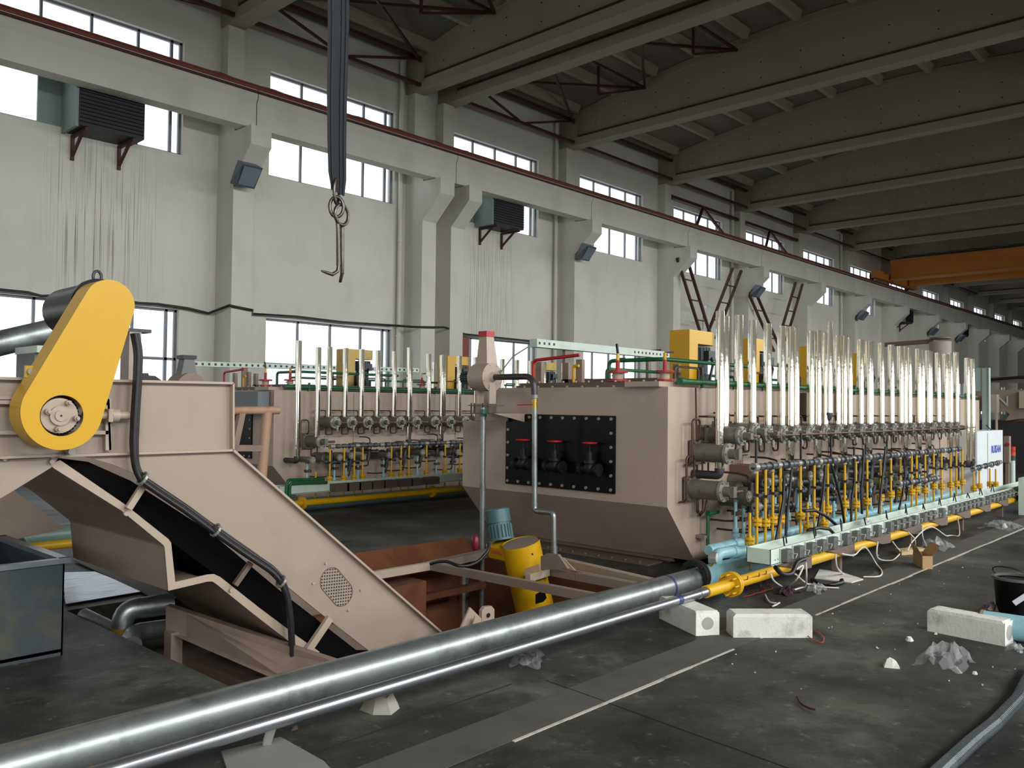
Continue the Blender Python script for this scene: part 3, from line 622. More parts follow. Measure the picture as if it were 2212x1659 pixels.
# stacks at the hidden far side of the farther furnace
for i, x in enumerate([11.9, 12.6, 13.3, 14.5]):
    m = MB(); m.tube([(x, 14.1, 2.5), (x, 14.1, 1.3), (x, 13.84, 1.3)], .045, 16, fillet=.08); tag(m.build('exhaust_stack', CHROME), 'shiny stack behind the farther furnace roof, %s from left' % ORD[i], 'exhaust stack', 'stacks on the hidden side of the farther furnace')

# ---- piping in front of the side wall, for either furnace
GX = [7.09, 7.25, 7.42, 7.57, 7.73, 8.18, 8.35, 8.51, 8.68, 8.85, 9.31, 9.63, 9.97, 10.4, 10.75, 11.09, 11.51, 11.7, 12.05, 12.41, 12.76, 13.18, 13.46, 13.76, 14.43, 14.69, 15.26, 15.54]
SHORT = {0, 6, 8, 24, 25, 26, 27}
def gaspipe(short):
    y = 3.65; zt = .62 if short else 1.0; zf = .37 if short else .5; x = 0
    t = thing('gas_riser', 'x', 'gas pipe', (0, y, .12), 'yellow gas risers of the nearer furnace')
    m = MB(); m.cyl((x, y, .1), (x, y, zf), .0125, n=12); m.cyl((x, y, zf), (x, y, zt), .013, n=12); m.build('pipe', YELP, t)
    m = MB(); m.cyl((x, y, zf-.03), (x, y, zf-.006), .045, n=16); m.cyl((x, y, zf+.006), (x, y, zf+.03), .045, n=16); m.cyl((x, y, zf-.04), (x, y, zf+.04), .024, n=12)
    bolts(m, [(x+.034*math.cos(a*math.pi/2+.5), y+.034*math.sin(a*math.pi/2+.5), zf-.045) for a in range(4)], (0, 0, 1), .007, .09, 6); m.build('flange_union', YELP, t)
    if not short:
        m = MB(); m.box((x-.02, y-.03, .735), (x+.04, y+.03, .76)); m.cyl((x+.05, y-.03, .748), (x+.05, y+.03, .748), .014, n=8); m.build('pipe_clamp', DKST, t)
    return t
gl, gs = gaspipe(False), gaspipe(True); ul = us = False
def place(proto, flag, off, lab, grp):
    if not flag: proto.location = proto.location+V(off); proto['label'] = lab; proto['group'] = grp; return True
    dup0 = dup(proto, V(off)-place.base[proto.name], lab, grp); return True
place.base = {}
def placing(proto, x, dy, lab, grp, dz=0):
    if proto.name not in place.base:
        proto.location = proto.location+V((x, dy, dz)); place.base[proto.name] = V((x, dy, dz)); proto['label'] = lab; proto['group'] = grp
    else: dup(proto, V((x, dy, dz))-place.base[proto.name], lab, grp)
n1 = n2 = 0
for i, x in enumerate(GX):
    if i in SHORT:
        placing(gs, x, R.uniform(-.03, .03), 'short flanged yellow gas riser, nearer furnace, %s from the near end' % ORD[n1], 'short yellow gas risers of the nearer furnace', R.uniform(-.02, .02)); n1 += 1
    else:
        placing(gl, x, 0, 'long flanged yellow gas riser, nearer furnace, %s from the near end' % ORD[n2], 'long yellow gas risers of the nearer furnace', R.uniform(-.02, .02)); n2 += 1
for i, (x, y) in enumerate(((682, 1030), (712, 1030), (743, 1020), (765, 1020), (783, 1020), (845, 1020), (866, 1010), (883, 1010), (921, 1010), (961, 1010), (993, 1005))):
    dup(gl if i else gs, V((U(x, y, 'Y', 10.45).x, 6.8, -.06))-place.base[(gl if i else gs).name], 'yellow gas riser, farther furnace, %s from its near end' % ORD[i], 'yellow gas risers of the farther furnace')
def bluepipe():
    y = 3.93; t = thing('air_riser', 'x', 'air pipe', (0, y, .25), 'blue air risers')
    m = MB(); m.cyl((0, y, .25), (0, y, .66), .0165, n=12); m.build('pipe', BLUE, t)
    m = MB(); m.cyl((0, y, .33), (0, y, .36), .036, n=8); m.cyl((0, y, .37), (0, y, .41), .03, n=12); m.build('union_nut', BLUE, t)
    m = MB(); m.box((-.03, y-.03, .53), (.06, y-.02, .57)); m.box((-.03, y+.02, .53), (.06, y+.03, .57)); m.build('pipe_clamp', mat('rusty_clamp', (86, 58, 42), .6, .3), t)
    m = MB(); m.cyl((0, y, .66), (0, y, .72), .03, n=12); m.cyl((0, y+.16, .72), (0, y-.12, .72), .045, n=14); m.cyl((0, y-.12, .72), (0, y-.14, .72), .055, n=14); v = m.build('butterfly_valve', GREY, t)
    m = MB(); m.cyl((0, y-.14, .72), (0, y-.146, .72), .04, n=14); bolts(m, [(.03*math.cos(a*1.57+.78), y-.146, .72+.03*math.sin(a*1.57+.78)) for a in range(4)], (0, -1, 0), .007, .01, 6); m.build('valve_cap', GREYL, v)
    return t
bp0 = bluepipe()
BLX = [7.373, 7.53, 7.72, 7.93, 8.2, 8.5, 8.75, 9.02, 9.4, 9.7, 10.05, 10.5, 10.85, 11.2, 11.6, 11.95, 12.3, 12.7, 13.1, 13.5]
for i, x in enumerate(BLX): placing(bp0, x, 0, 'pale blue air riser, nearer furnace, %s from the near end' % ORD[i], 'pale blue air risers of the nearer furnace', R.choice((0, -.07, .05, .12)) if i > 1 else -.07*i)
for i, (x, y) in enumerate(((663, 1030), (722, 1030), (747, 1030), (773, 1010), (828, 1030), (901, 1020), (942, 1010), (977, 1010))):
    dup(bp0, V((U(x, y, 'Y', 10.73).x, 6.8, .02*(i % 3)))-place.base[bp0.name], 'pale blue air riser, farther furnace, %s from its near end' % ORD[i], 'pale blue air risers of the farther furnace')
# second tier: grey recuperator valves low on the wall
def lowvalve():
    t = thing('control_valve', 'x', 'valve', (0, 3.9, .85), 'grey control valves')
    m = MB(); m.cyl((0, 4.3, .86), (0, 4.05, .86), .075, n=16); m.cyl((0, 4.05, .86), (0, 4.02, .86), .085, n=16); m.cyl((0, 4.02, .86), (0, 3.93, .86), .04, n=12); m.build('valve_body', GREY, t)
    m = MB(); m.cyl((-.07, 3.96, .80), (.1, 3.86, .80), .032, n=12); m.cyl((.1, 3.86, .80), (.13, 3.845, .80), .04, n=12); m.cyl((-.02, 3.9, .66), (.02, 3.9, .94), .028, n=12); m.build('actuator', DKST, t)
    m = MB(); m.tube([(.05, 3.95, .9), (.05, 3.95, 1.0), (.1, 4.1, 1.02), (.1, 4.28, 1.02)], .011, 6, fillet=.04); m.build('copper_tube', COPPER, t); m = MB(); m.tube([(0, 3.92, .68), (0, 3.92, .58), (-.1, 4.1, .56), (-.1, 4.28, .56)], .011, 6, fillet=.04); m.build('copper_tube', COPPER, t)
    return t
lv0 = lowvalve()
LVX = [7.62, 7.95, 8.25, 8.6, 8.98, 9.3, 9.66, 10.0, 10.4, 10.8, 11.2, 11.65, 12.05, 12.5, 12.95, 13.4]
for i, x in enumerate(LVX): placing(lv0, x, 0, 'grey control valve under the nearer furnace burners, %s from near end' % ORD[i], 'control valves of the nearer furnace', R.uniform(-.14, .06))
for i, x in enumerate([7.78, 8.1, 8.42, 8.8, 9.15, 9.5, 9.85, 10.2, 10.6, 11.0, 11.42, 11.85, 12.3, 12.75]): dup(lv0, V((x, .05, R.uniform(-.34, -.22)))-place.base[lv0.name], 'grey control valve low behind the yellow risers, nearer furnace, %s from near end' % ORD[i], 'low control valves of the nearer furnace')
for i in range(9): dup(lv0, V((7.5+.36*i, 6.8, R.uniform(-.15, .05)))-place.base[lv0.name], 'dark control valve under the farther furnace burners, %s from near end' % ORD[i], 'control valves of the farther furnace')
# dark manifolds made of couplings
def manifold(x0, x1, y, z0, z1, lab, step=.115, r=.027):
    t = thing('gas_manifold', lab, 'manifold', ((x0+x1)/2, y, z0))
    m = MB(); m.cyl((x0, y, z0), (x1, y, z1), r*.8, n=10); m.build('pipe', DKST, t); m = MB(); m2 = MB(); n = int((x1-x0)/step); m.cyl((x0, y, z0), (x1, y, z1), r*.9, n=10); m2.cyl((x0+.01, y, z0), (x1-.01, y, z1), r*.7, n=8)
    for i in range(n):
        a = x0+(x1-x0)*i/n; z = z0+(z1-z0)*i/n; jj = R.uniform(-.006, .006)
        (m if i % 4 else m2).cyl((a, y+jj, z), (a+step*.62, y+jj, z), r*(1.25 if i % 3 else 1.5), n=8 if i % 3 else 12)
        if i % 3 == 0: m.cyl((a+.03, y, z-.05), (a+.03, y, z+.03), r*.8, n=8); m2.cyl((a+.03, y, z-.055), (a+.03, y, z-.035), r*1.0, n=8)
    m.build('couplings', mat('dark_coupling', (88, 90, 94), .45, .4, var=.2), t); m2.build('bright_nuts', GREYL, t)
manifold(7.17, 13.7, 3.65, 1.01, .985, 'long dark manifold of couplings feeding the yellow risers, nearer furnace')
manifold(7.62, 8.25, 3.75, .84, .84, 'short dark manifold below the long one near the first risers')
manifold(7.35, 7.8, 3.72, .63, .6, 'stubby dark manifold lowest at the near end')
manifold(10.9, 12.6, 3.62, .64, .62, 'dark manifold of couplings above the middle yellow flanges', )
manifold(14.3, 16.0, 3.65, .66, .70, 'dark manifold of couplings near the far end of the tray')
manifold(7.3, 11.0, 10.45, .92, .92, 'dark manifold on the farther furnace')
# brown unfinished burner and rod chain
m = MB(); m.box((7.93, 4.05, .73), (8.15, 4.3, .97)); m.cyl((8.04, 4.05, .85), (8.04, 3.93, .85), .06, n=14); m.cyl((8.04, 3.93, .85), (8.04, 3.9, .85), .075, n=14); m.box((7.95, 4.28, .97), (8.15, 4.3, 1.06))
tag(m.build('brown_burner', mat('brown_cast_paint', (118, 92, 76), .5, var=.15)), 'brown painted square burner on the side wall under the first grey burners', 'burner')
m = MB(); m.tube([(7.86, 3.76, 1.285), (14.9, 3.76, 1.285)], .008, 6); tag(m.build('brown_cable_run', mat('brown_insulator', (96, 66, 46))), 'thin brown cable run along the burner noses', 'cable')
# electrical box with red levers on the side wall
m = MB(); m.box((9.62, 4.15, 1.48), (9.98, 4.3, 1.74)); e = tag(m.build('wall_box', BROWN), 'brown box on the furnace side between the stacks', 'box')
m = MB(); m.bar((9.75, 4.12, 1.5), (9.82, 4.05, 1.66), .02); m.build('red_lever', RED, e)
# green drain pipe at the near corner, thin wires
t = thing('drain_pipe', 'green pipe bent at the near corner of the furnace side', 'pipe', (7.0, 4.2, .1))
m = MB(); m.tube([U(1529, 1188, 'Y', 4.2), U(1529, 1110, 'Y', 4.2), U(1552, 1106, 'Y', 4.2)], .017, 10, fillet=.02); m.build('pipe', GREEN, t)
m = MB(); m.cyl(U(1528, 1108, 'Y', 4.2), U(1532, 1112, 'Y', 4.2), .026); m.build('elbow', GREEN, t)
m = MB(); a = U(1529, 1158, 'Y', 4.22); m.box((a.x-.1, 4.2, a.z-.015), (a.x+.02, 4.3, a.z+.015)); m.build('pipe_bracket', TAND, t)
m = MB(); m.tube([U(1503, 838, 'Y', 4.27), U(1505, 960, 'Y', 4.27), U(1507, 1100, 'Y', 4.27), U(1512, 1114, 'Y', 4.27), U(1524, 1100, 'Y', 4.27), U(1527, 1080, 'Y', 4.27)], .011, 6); tag(m.build('brown_tube', COPPER), 'thin brown tube hanging down the furnace side at its near corner', 'tube')
# black hoses hanging from manifold into the tray
HO = [((1710, 1015), (1706, 1060), (1700, 1110), (1697, 1165)), ((1783, 1005), (1779, 1060), (1772, 1110), (1764, 1150)), ((1796, 1005), (1806, 1040), (1818, 1090), (1826, 1145)), ((1694, 1030), (1692, 1080), (1685, 1120), (1676, 1168)),
      ((1845, 990), (1846, 1040), (1840, 1080), (1838, 1140)), ((1866, 970), (1864, 1020), (1860, 1060), (1862, 1110)), ((1913, 965), (1910, 1000), (1903, 1060), (1898, 1110)), ((1952, 990), (1955, 1030), (1950, 1070), (1942, 1100))]
for i, h in enumerate(HO):
    m = MB(); m.tube([U(x, y, 'Y', 3.605) for x, y in h], .014, 8); tag(m.build('black_hose', CABLE), 'black hose hanging before the yellow risers, %s from the near end' % ORD[i], 'hose', 'black hoses on the nearer furnace')
for i, (x, y) in enumerate(((1631, 980), (1728, 963), (1793, 970), (1843, 990), (1868, 985), (1914, 975))):
    m = MB(); a = U(x, y, 'Y', 3.66); m.cyl((a.x, 3.65, 1.0), (a.x, 3.65, a.z+.13), .012, n=8); tag(m.build('valve_handle', BLACK), 'black upright handle above the long manifold, %s from near end' % ORD[i], 'handle', 'upright black handles')
m = MB(); m.tube([U(x, y, 'Y', 3.45) for x, y in ((1738, 1104), (1760, 1102), (1785, 1115), (1808, 1135), (1822, 1150))], .016, 8); tag(m.build('black_hose', CABLE), 'thick black hose arching over the switch box tray', 'hose')
m = MB(); m.tube([U(x, y, 'Y', 3.3) for x, y in ((1745, 1145), (1770, 1140), (1792, 1143), (1803, 1155), (1806, 1160))], .016, 8); tag(m.build('black_hose', CABLE), 'thick black hose curling into the tray', 'hose')

# ---- blue air main and header
t = thing('air_header', 'pale blue air header pipe with unions at the near corner, nearer furnace', 'pipe', (10, 3.95, .2))
m = MB(); m.tube([(6.95, 3.95, .25), (14.8, 3.95, .25)], .052, 16); m.cyl((6.9, 3.95, .25), (6.95, 3.95, .25), .045, .052, n=16)
for k in (7.35, 9.3, 11.2, 13.1): m.cyl((k, 3.95, .25), (k+.03, 3.95, .25), .058, n=16)
m.build('upper_pipe', BLUE, t)
m = MB(); m.tube([(6.68, 3.74, .16), (6.68, 3.74, .27), (6.86, 3.74, .265), (7.9, 3.8, .16)], .05, 16, fillet=.07); m.cyl((6.95, 3.745, .255), (7.05, 3.75, .245), .062, n=8); m.build('lower_pipe', BLUE, t)
m = MB(); m.cyl((6.68, 3.74, .12), (6.68, 3.74, .2), .038, n=14); m.build('nipple', TAND, t)
t = thing('main_pipe', 'thick pipe along the floor, bare steel nearer, pale blue past the black flange', 'pipe', (6, 3.73, 0))
YB_, ZB_, RB_ = 3.73, .1035, .0943
m = MB(); m.cyl((-4, YB_, ZB_), (6.27, YB_, ZB_), RB_, n=40); g = m.build('steel_section', GALV, t)
m = MB(); m.cyl((5.85, YB_, ZB_), (5.88, YB_, ZB_), RB_+.0015, n=40); m.build('blue_tape_band', mat('navy_tape', (50, 58, 100), .4), g)
m = MB(); m.cyl((6.33, YB_, ZB_), (16.5, YB_, ZB_), RB_, n=40); m.build('blue_section', BLUE, t)
for x in (6.27, 6.305):
    m = MB(); m.ring((x, YB_, ZB_+.03), (x+.028, YB_, ZB_+.03), .135, .09, 32); bolts(m, [(x, YB_+.115*math.cos(a*.7854), ZB_+.03+.115*math.sin(a*.7854)) for a in range(8)], (-1, 0, 0), .012, .018); m.build('black_flange', mat('oily_black_flange', (44, 42, 40), .5, .4, var=.4, scale=14), t)
t = thing('pressure_gauge', 'small round pressure gauge with chrome rim on the blue pipe', 'gauge', (6.5, 3.73, .2))
a = V((6.5, 3.66, .27)); m = MB(); m.cyl(a+V((-.02, .04, 0)), a+V((.0, -.02, 0)), .05, n=22); m.build('case', GREYL, t); m = MB(); m.cyl(a+V((.0, -.02, 0)), a+V((.001, -.023, 0)), .042, n=22); m.build('dial', WHITEP, t)
m = MB(); m.cyl((6.5, 3.7, .19), (6.5, 3.67, .24), .012); m.build('stem', BRASS, t)
t = thing('gas_main', 'thin pipe along the floor, bare steel then yellow with a round flange', 'pipe', (6, 3.17, .15)); Y2, Z2 = 3.17, .21
m = MB(); m.cyl((-4, Y2, Z2), (5.46, Y2, Z2), .0325, n=28); m.cyl((5.4, Y2, Z2), (5.5, Y2, Z2), .037, n=24); g = m.build('steel_section', GALV2, t)
m = MB(); m.cyl((5.1, Y2, Z2), (5.16, Y2, Z2), .0335, n=28); m.build('blue_tape_band', MT['navy_tape'], g)
m = MB(); m.cyl((5.5, Y2, Z2), (15.2, Y2, Z2), .045, n=24); m.build('yellow_section', YELP, t)
m = MB(); m.cyl((5.86, Y2, Z2), (5.88, Y2, Z2), .095, n=28); m.cyl((5.885, Y2, Z2), (5.905, Y2, Z2), .095, n=28); bolts(m, [(5.86, Y2+.075*math.cos(a*.7854), Z2+.075*math.sin(a*.7854)) for a in range(8)], (-1, 0, 0), .008, .055); m.build('yellow_flange', YELP, t)
for x in (8, 10, 12, 14): m = MB(); m.box((x, Y2+.01, 0), (x+.05, Y2+.09, Z2-.03)); m.build('pipe_stand', BROWN, t)
t = thing('farther_main_pipes', 'pale blue and yellow pipes along the floor under the farther furnace tray', 'pipe', (8, 10.3, .1))
m = MB(); m.cyl((5.6, 10.5, .1), (14, 10.5, .1), .09, n=24); m.build('blue_pipe', BLUE, t); m = MB(); m.cyl((5.4, 10.1, .17), (14, 10.1, .17), .045, n=18); m.build('yellow_pipe', YELP, t)
for x in (6.6, 9.0): m = MB(); m.cyl((x, 10.1, .17), (x+.04, 10.1, .17), .09, n=20); m.build('flange', YELP, t)

# ---- tray with switch boxes
def tray(x0, x1, y0, z0, lab, zs=.127):
    t = thing('cable_tray', lab, 'cable tray', ((x0+x1)/2, y0, z0)); y1 = y0+.215; z1 = z0+zs
    m = MB(); m.box((x0, y0, z0), (x1, y0+.006, z1)); m.box((x0, y1-.006, z0), (x1, y1, z1)); m.box((x0, y0, z0), (x1, y1, z0+.005)); m.box((x0, y0, z0), (x0+.005, y1, z1)); m.box((x0, y0-.003, z1-.008), (x1, y0+.012, z1))
    m.box((x0, y0-.018, z0-.004), (x1, y0, z0)); m.build('trough', MINT, t)
    return t
tr = tray(6.54, 16.4, 3.17, .265, 'long pale mint sheet metal tray carrying grey switch boxes, nearer furnace')
m = MB()
for k in range(10): m = MB(); m.extr([(6.62+.98*k, 3.118, .262), (7.22+.98*k, 3.118, .262), (7.22+.98*k, 3.118, .165), (6.98+.98*k, 3.118, .175)], (0, .012, 0)); m.box((6.62+.98*k, 3.12, .255), (7.22+.98*k, 3.38, .264)); m.build('support_plate', BROWN, tr)
m = MB(); bolts(m, [(6.62+.05*i, 3.169, .30) for i in range(3)], (0, -1, 0), .006, .002, 6); m.build('small_holes', BLACK, tr)
tr2 = tray(6.15, 11.5, 9.93, .33, 'pale mint tray with brown boxes along the farther furnace', .11)
def sbox():
    t = thing('switch_box', 'x', 'switch box', (0, 3.165, .275), 'grey switch boxes')
    m = MB(); m.box((-.05, 3.105, .278), (.05, 3.168, .378)); m.build('box', BOXG, t)
    m = MB(); m.box((-.062, 3.16, .27), (.062, 3.168, .386)); m.build('backplate', mat('pale_backplate', (190, 198, 190), .5), t)
    m = MB(); m.tube([(.02, 3.1, .35), (.04, 3.06, .34), (.035, 3.07, .30), (.05, 3.1, .29)], .005, 5); m.tube([(-.01, 3.1, .34), (.02, 3.05, .35), (.0, 3.06, .31)], .004, 5); m.build('wire_tails', GREYL, t)
    return t
sb = sbox()
for i, x in enumerate([6.76, 7.0, 7.25, 7.48, 7.72, 8.04, 8.28, 8.52, 8.84, 9.19, 9.38, 9.56, 9.75, 9.97, 10.29, 10.46, 10.63, 10.97, 11.35, 11.51, 11.69, 11.89, 12.07, 12.26, 12.44, 12.68, 13.04, 13.25, 13.44, 13.67, 13.9, 14.13, 14.36, 14.62, 14.88, 15.15]):
    placing(sb, x, 0, 'small grey square switch box on the mint tray, %s from the near end' % ORD[i], 'grey switch boxes on the nearer tray')
for i, (x, y) in enumerate(((727, 1078), (753, 1076), (779, 1074), (806, 1071), (832, 1068), (866, 1066), (890, 1064), (925, 1060))):
    a = U(x, y, 'Y', 9.93); m = MB(); m.box((a.x-.12, 9.8, .32), (a.x+.12, 9.93, .43)); tag(m.build('brown_switch_box', mat('dusty_brown_box', (92, 80, 70), .7)), 'dusty brown box on the farther tray, %s from its near end' % ORD[i], 'switch box', 'brown boxes on the farther tray')
# loose wires in the tray
for i in range(12):
    x = 6.9+.62*i; m = MB(); pts = [(x, 3.22, .38), (x+.06, 3.26, .44+.03*(i % 3)), (x+.2, 3.3, .43), (x+.28, 3.33, .36)]
    m.tube(pts, .007, 5, fillet=.06); tag(m.build('loose_cable', CABLE), 'thin black cable looping out of the mint tray, %s from the near end' % ORD[i], 'cable', 'black cables in the tray')
# white cables hanging under the tray onto the floor
def floorcable(pts, lab, mt=WCAB, r=.008, grp='white cables under the tray'):
    P = []
    for x, y, on in pts: P.append(U(x, y, 'Z', .012) if on else U(x, y, 'Y', 3.05))
    q = []
    for i in range(len(P)-1):      # smooth by catmull-rom
        p0, p1, p2, p3 = P[max(0, i-1)], P[i], P[i+1], P[min(len(P)-1, i+2)]
        for k in range(6):
            s = k/6; q.append(.5*((2*p1)+(p2-p0)*s+(2*p0-5*p1+4*p2-p3)*s*s+(3*p1-p0-3*p2+p3)*s**3))
    q.append(P[-1]); q = [V((p.x, p.y, max(p.z, .011))) for p in q]
    m = MB(); m.tube(q, r, 6); tag(m.build('loose_cable', mt), lab, 'cable', grp)
W_ = 'white cable drooping below the mint tray, '
floorcable([(1665, 1240, 0), (1672, 1255, 0), (1690, 1268, 1)], W_+'nearest one')
floorcable([(1720, 1230, 0), (1735, 1222, 0), (1722, 1250, 0), (1700, 1270, 1)], W_+'curling to a dark lump')
floorcable([(1741, 1215, 0), (1742, 1245, 0), (1738, 1268, 1), (1715, 1274, 1)], W_+'vertical one ending by the dark lump')
floorcable([(1718, 1240, 0), (1745, 1262, 1), (1775, 1268, 1), (1812, 1270, 1)], W_+'trailing right along the floor')
floorcable([(1805, 1196, 0), (1808, 1225, 0), (1822, 1240, 1)], W_+'short one under the third bracket')
floorcable([(1818, 1196, 0), (1845, 1199, 0), (1868, 1182, 0), (1893, 1218, 0), (1905, 1235, 1), (1898, 1245, 1), (1865, 1246, 1)], W_+'forming a tall peak right of the first brackets')
floorcable([(1896, 1170, 0), (1896, 1205, 0), (1928, 1210, 1), (1945, 1195, 1), (1935, 1180, 0), (1928, 1170, 0)], W_+'loop left of the cardboard box')
floorcable([(1960, 1190, 0), (1975, 1165, 0), (2010, 1138, 0), (2045, 1158, 1), (2070, 1158, 1), (2072, 1140, 0), (2068, 1118, 0)], W_+'long arc right of the cardboard box')
floorcable([(1992, 1135, 0), (1993, 1160, 0), (2001, 1180, 1)], W_+'behind the cardboard box flaps')
floorcable([(1962, 1150, 0), (1976, 1165, 0), (1974, 1182, 1), (1960, 1183, 1)], W_+'curl just left of the open box')
for i, (x, y) in enumerate(((1615, 1245), (1640, 1238), (1655, 1233))):
    floorcable([(x, y, 0), (x+2, y+30, 1), (x+14, y+38, 1), (x-10, y+44, 1)], 'thin red wire dangling from the yellow pipe, %s from left' % ORD[i], RCAB, .004, 'red wires at the yellow pipe')
floorcable([(1653, 1285, 1), (1662, 1300, 1), (1680, 1304, 1), (1668, 1310, 1), (1684, 1302, 1)], 'short curled white cord on the floor in front of the dark lump', WCAB, .007, None)
floorcable([(1720, 1320, 1), (1722, 1345, 1), (1750, 1378, 1), (1775, 1388, 1), (1778, 1375, 1), (1760, 1362, 1)], 'thin red wire ring behind the middle white block', RCAB, .004, None)
floorcable([(1722, 1505, 1), (1730, 1519, 1), (1745, 1528, 1), (1762, 1533, 1)], 'short dark red curved wire on the floor', MAROON, .006, None)
floorcable([(1675, 1225, 0), (1690, 1240, 0), (1710, 1238, 0), (1722, 1215, 0), (1738, 1208, 0)], 'thick black cable bundle looping under the tray', CABLE, .02, None)

# ---- yellow motor guards on the roofs
def motor_guard(x, y, lab, ymat, grp, zb=1.862, wd=.84):
    t = thing('fan_motor', lab, 'motor', (x, y, zb), grp)
    m = MB(); h = .67; a = .145
    # guard: column plus rounded arm, running along X
    pts = [(x-.2, y-a)]+[(x+wd-.34-.145+.145*math.sin(i*math.pi/8), y-.145*math.cos(i*math.pi/8)) for i in range(9)]+[(x-.2, y+a)]
    m.extr([(p[0], p[1], zb+h-.17) for p in pts], (0, 0, .17)); m.box((x-.2, y-a, zb), (x-.0, y+a, zb+h-.17)); m.build('yellow_guard', ymat, t)
    m = MB(); c = V((x+.26, y, 0)); m.cyl(c+V((0, 0, zb+.3)), c+V((0, 0, zb+h-.2)), .145, n=22)
    for i in range(18): an = i*math.pi/9; m.bar(c+V((.145*math.cos(an), .145*math.sin(an), zb+.3)), c+V((.145*math.cos(an), .145*math.sin(an), zb+h-.2)), .012)
    m.cyl(c+V((0, 0, zb+.12)), c+V((0, 0, zb+.3)), .12, n=20); m.cyl(c+V((0, 0, zb)), c+V((0, 0, zb+.12)), .17, n=20); mo = m.build('motor', MOTOR, t)
    m = MB(); m.box((x+.18, y-.2, zb+.3), (x+.34, y-.13, zb+.42)); m.build('terminal_box', MOTOR, mo)
    m = MB(); m.tube([c+V((0, -.18, zb+.34)), c+V((-.06, -.25, zb+.25)), c+V((-.1, -.22, zb+.02))], .018, 8); m.build('cable', CABLE, t)
    m = MB(); m.box((x-.02, y-.22, zb), (x+.02, y-.1, zb+.2)); m.build('black_flap', BLACK, t)
    return t
for i, x in enumerate((9.42, 11.1, 13.0, 15.05)): motor_guard(x, 5.7, 'yellow guarded fan motor on the nearer furnace roof, %s from the near end' % ORD[i], YEL, 'yellow motor guards on the nearer furnace')
YEL2 = mat('faded_yellow_paint', (200, 168, 92), .6, var=.1, dirt=(120, 96, 60), damt=.7)
motor_guard(9.15, 12.5, 'faded yellow fan motor guard on the farther furnace, left one', YEL2, 'motor guards on the farther furnace', wd=.8)
motor_guard(11.6, 12.5, 'yellow topped fan motor on the farther furnace, middle one', YEL, 'motor guards on the farther furnace', wd=.8)
motor_guard(14.4, 12.5, 'yellow fan motor guard on the farther furnace, seen over the near roof', YEL2, 'motor guards on the farther furnace', wd=.8)

# ================================================================ inclined conveyor
YC, YC2 = 4.8, 6.25
def PC(x, y, yy=YC): return U(x, y, 'Y', yy)
def plate(m, px, y0=YC, th=.012, yref=YC):
    m.extr([V((p.x, y0, p.z)) for p in [U(x, y, 'Y', yref) for x, y in px]], (0, th, 0))
cv = thing('conveyor', 'tan inclined conveyor rising from the pit, with a yellow drive guard', 'conveyor', (2.4, 5.4, 0))
inner = [(183, 986), (240, 1002), (292, 1024), (380, 1080), (460, 1130), (560, 1200), (623, 1269), (690, 1323), (800, 1408), (900, 1490)]
m = MB(); plate(m, [(-60, 815), (498, 828), (498, 972), (945, 1363), (1080, 1482), (900, 1490)] + list(reversed(inner[:-1])) + [(127, 988), (-60, 996)])
m.build('side_plate', TANK2, cv)
m = MB()          # raised rims
def rim(a, b, w_=.028, d=.045, yy=YC):
    A, B = PC(*a), PC(*b); A.y = B.y = YC-d/2+.006; m.bar(A, B, d, w_) if False else m.hexa(rimhex(A, B, w_, d))
def rimhex(A, B, w_, d):
    t_ = (B-A).normalized(); n = V((-t_.z, 0, t_.x))*w_/2; dy = V((0, d/2, 0))
    return [A-n-dy, B-n-dy, B-n+dy, A-n+dy, A+n-dy, B+n-dy, B+n+dy, A+n+dy]
for a, b, w_ in (((-60, 816), (498, 828), .014), ((498, 828), (498, 972), .012), ((-60, 990), (127, 983), .014), ((127, 984), (498, 972), .014), ((498, 972), (1080, 1480), .014), ((228, 860), (228, 972), .03), ((-60, 859), (228, 862), .014), ((-60, 868), (228, 871), .02), ((-60, 934), (228, 934), .02), ((228, 862), (232, 972), .012)): rim(a, b, w_)
m.build('plate_rims', TANC, cv)
m = MB(); a = PC(205, 897); b = PC(285, 898); m.cyl(V((a.x-.08, YC-.05, a.z)), V((b.x, YC-.05, a.z)), .022, n=16); c = PC(239, 897); m.cyl(V((c.x-.02, YC-.05, a.z)), V((c.x+.02, YC-.05, a.z)), .04, n=6); m.box((c.x-.045, YC-.09, a.z-.035), (c.x-.022, YC, a.z+.035)); m.build('tension_screw', TANC, cv)
# perforated vent
vc = PC(727, 1268); ang = math.radians(-48)
def VP(u, v, y): return V((vc.x+u*math.cos(ang)-v*math.sin(ang), y, vc.z+u*math.sin(ang)+v*math.cos(ang)))
m = MB(); ur, vr = .155, .085
for i in range(-11, 12):
    for j in range(-6, 7):
        if (i+j) % 2: continue
        u, v = i*.0145, j*.0145
        if abs(v) > vr or (max(0, abs(u)-(ur-vr))**2+v*v)**.5 > vr: continue
        s = .0062; m.extr([VP(u+s, v, YC-.003), VP(u, v+s, YC-.003), VP(u-s, v, YC-.003), VP(u, v-s, YC-.003)], (0, .003, 0))
ve = m.build('vent_perforation', BLACK, cv)
m = MB(); P = []
for i in range(32):
    an = i*2*math.pi/32; P.append(VP((ur-vr)*(1 if math.cos(an) > 0 else -1)+vr*math.cos(an), vr*math.sin(an), YC-.002))
m.tube(P+[P[0]], .0025, 4); m.build('vent_rim', BROWN, ve)
for x, y in ((703, 1217), (676, 1260), (779, 1275), (752, 1318)): m = MB(); a = PC(x, y); m.cyl((a.x, YC, a.z), (a.x, YC-.01, a.z), .009, n=8); m.build('vent_screw', TANC, ve)
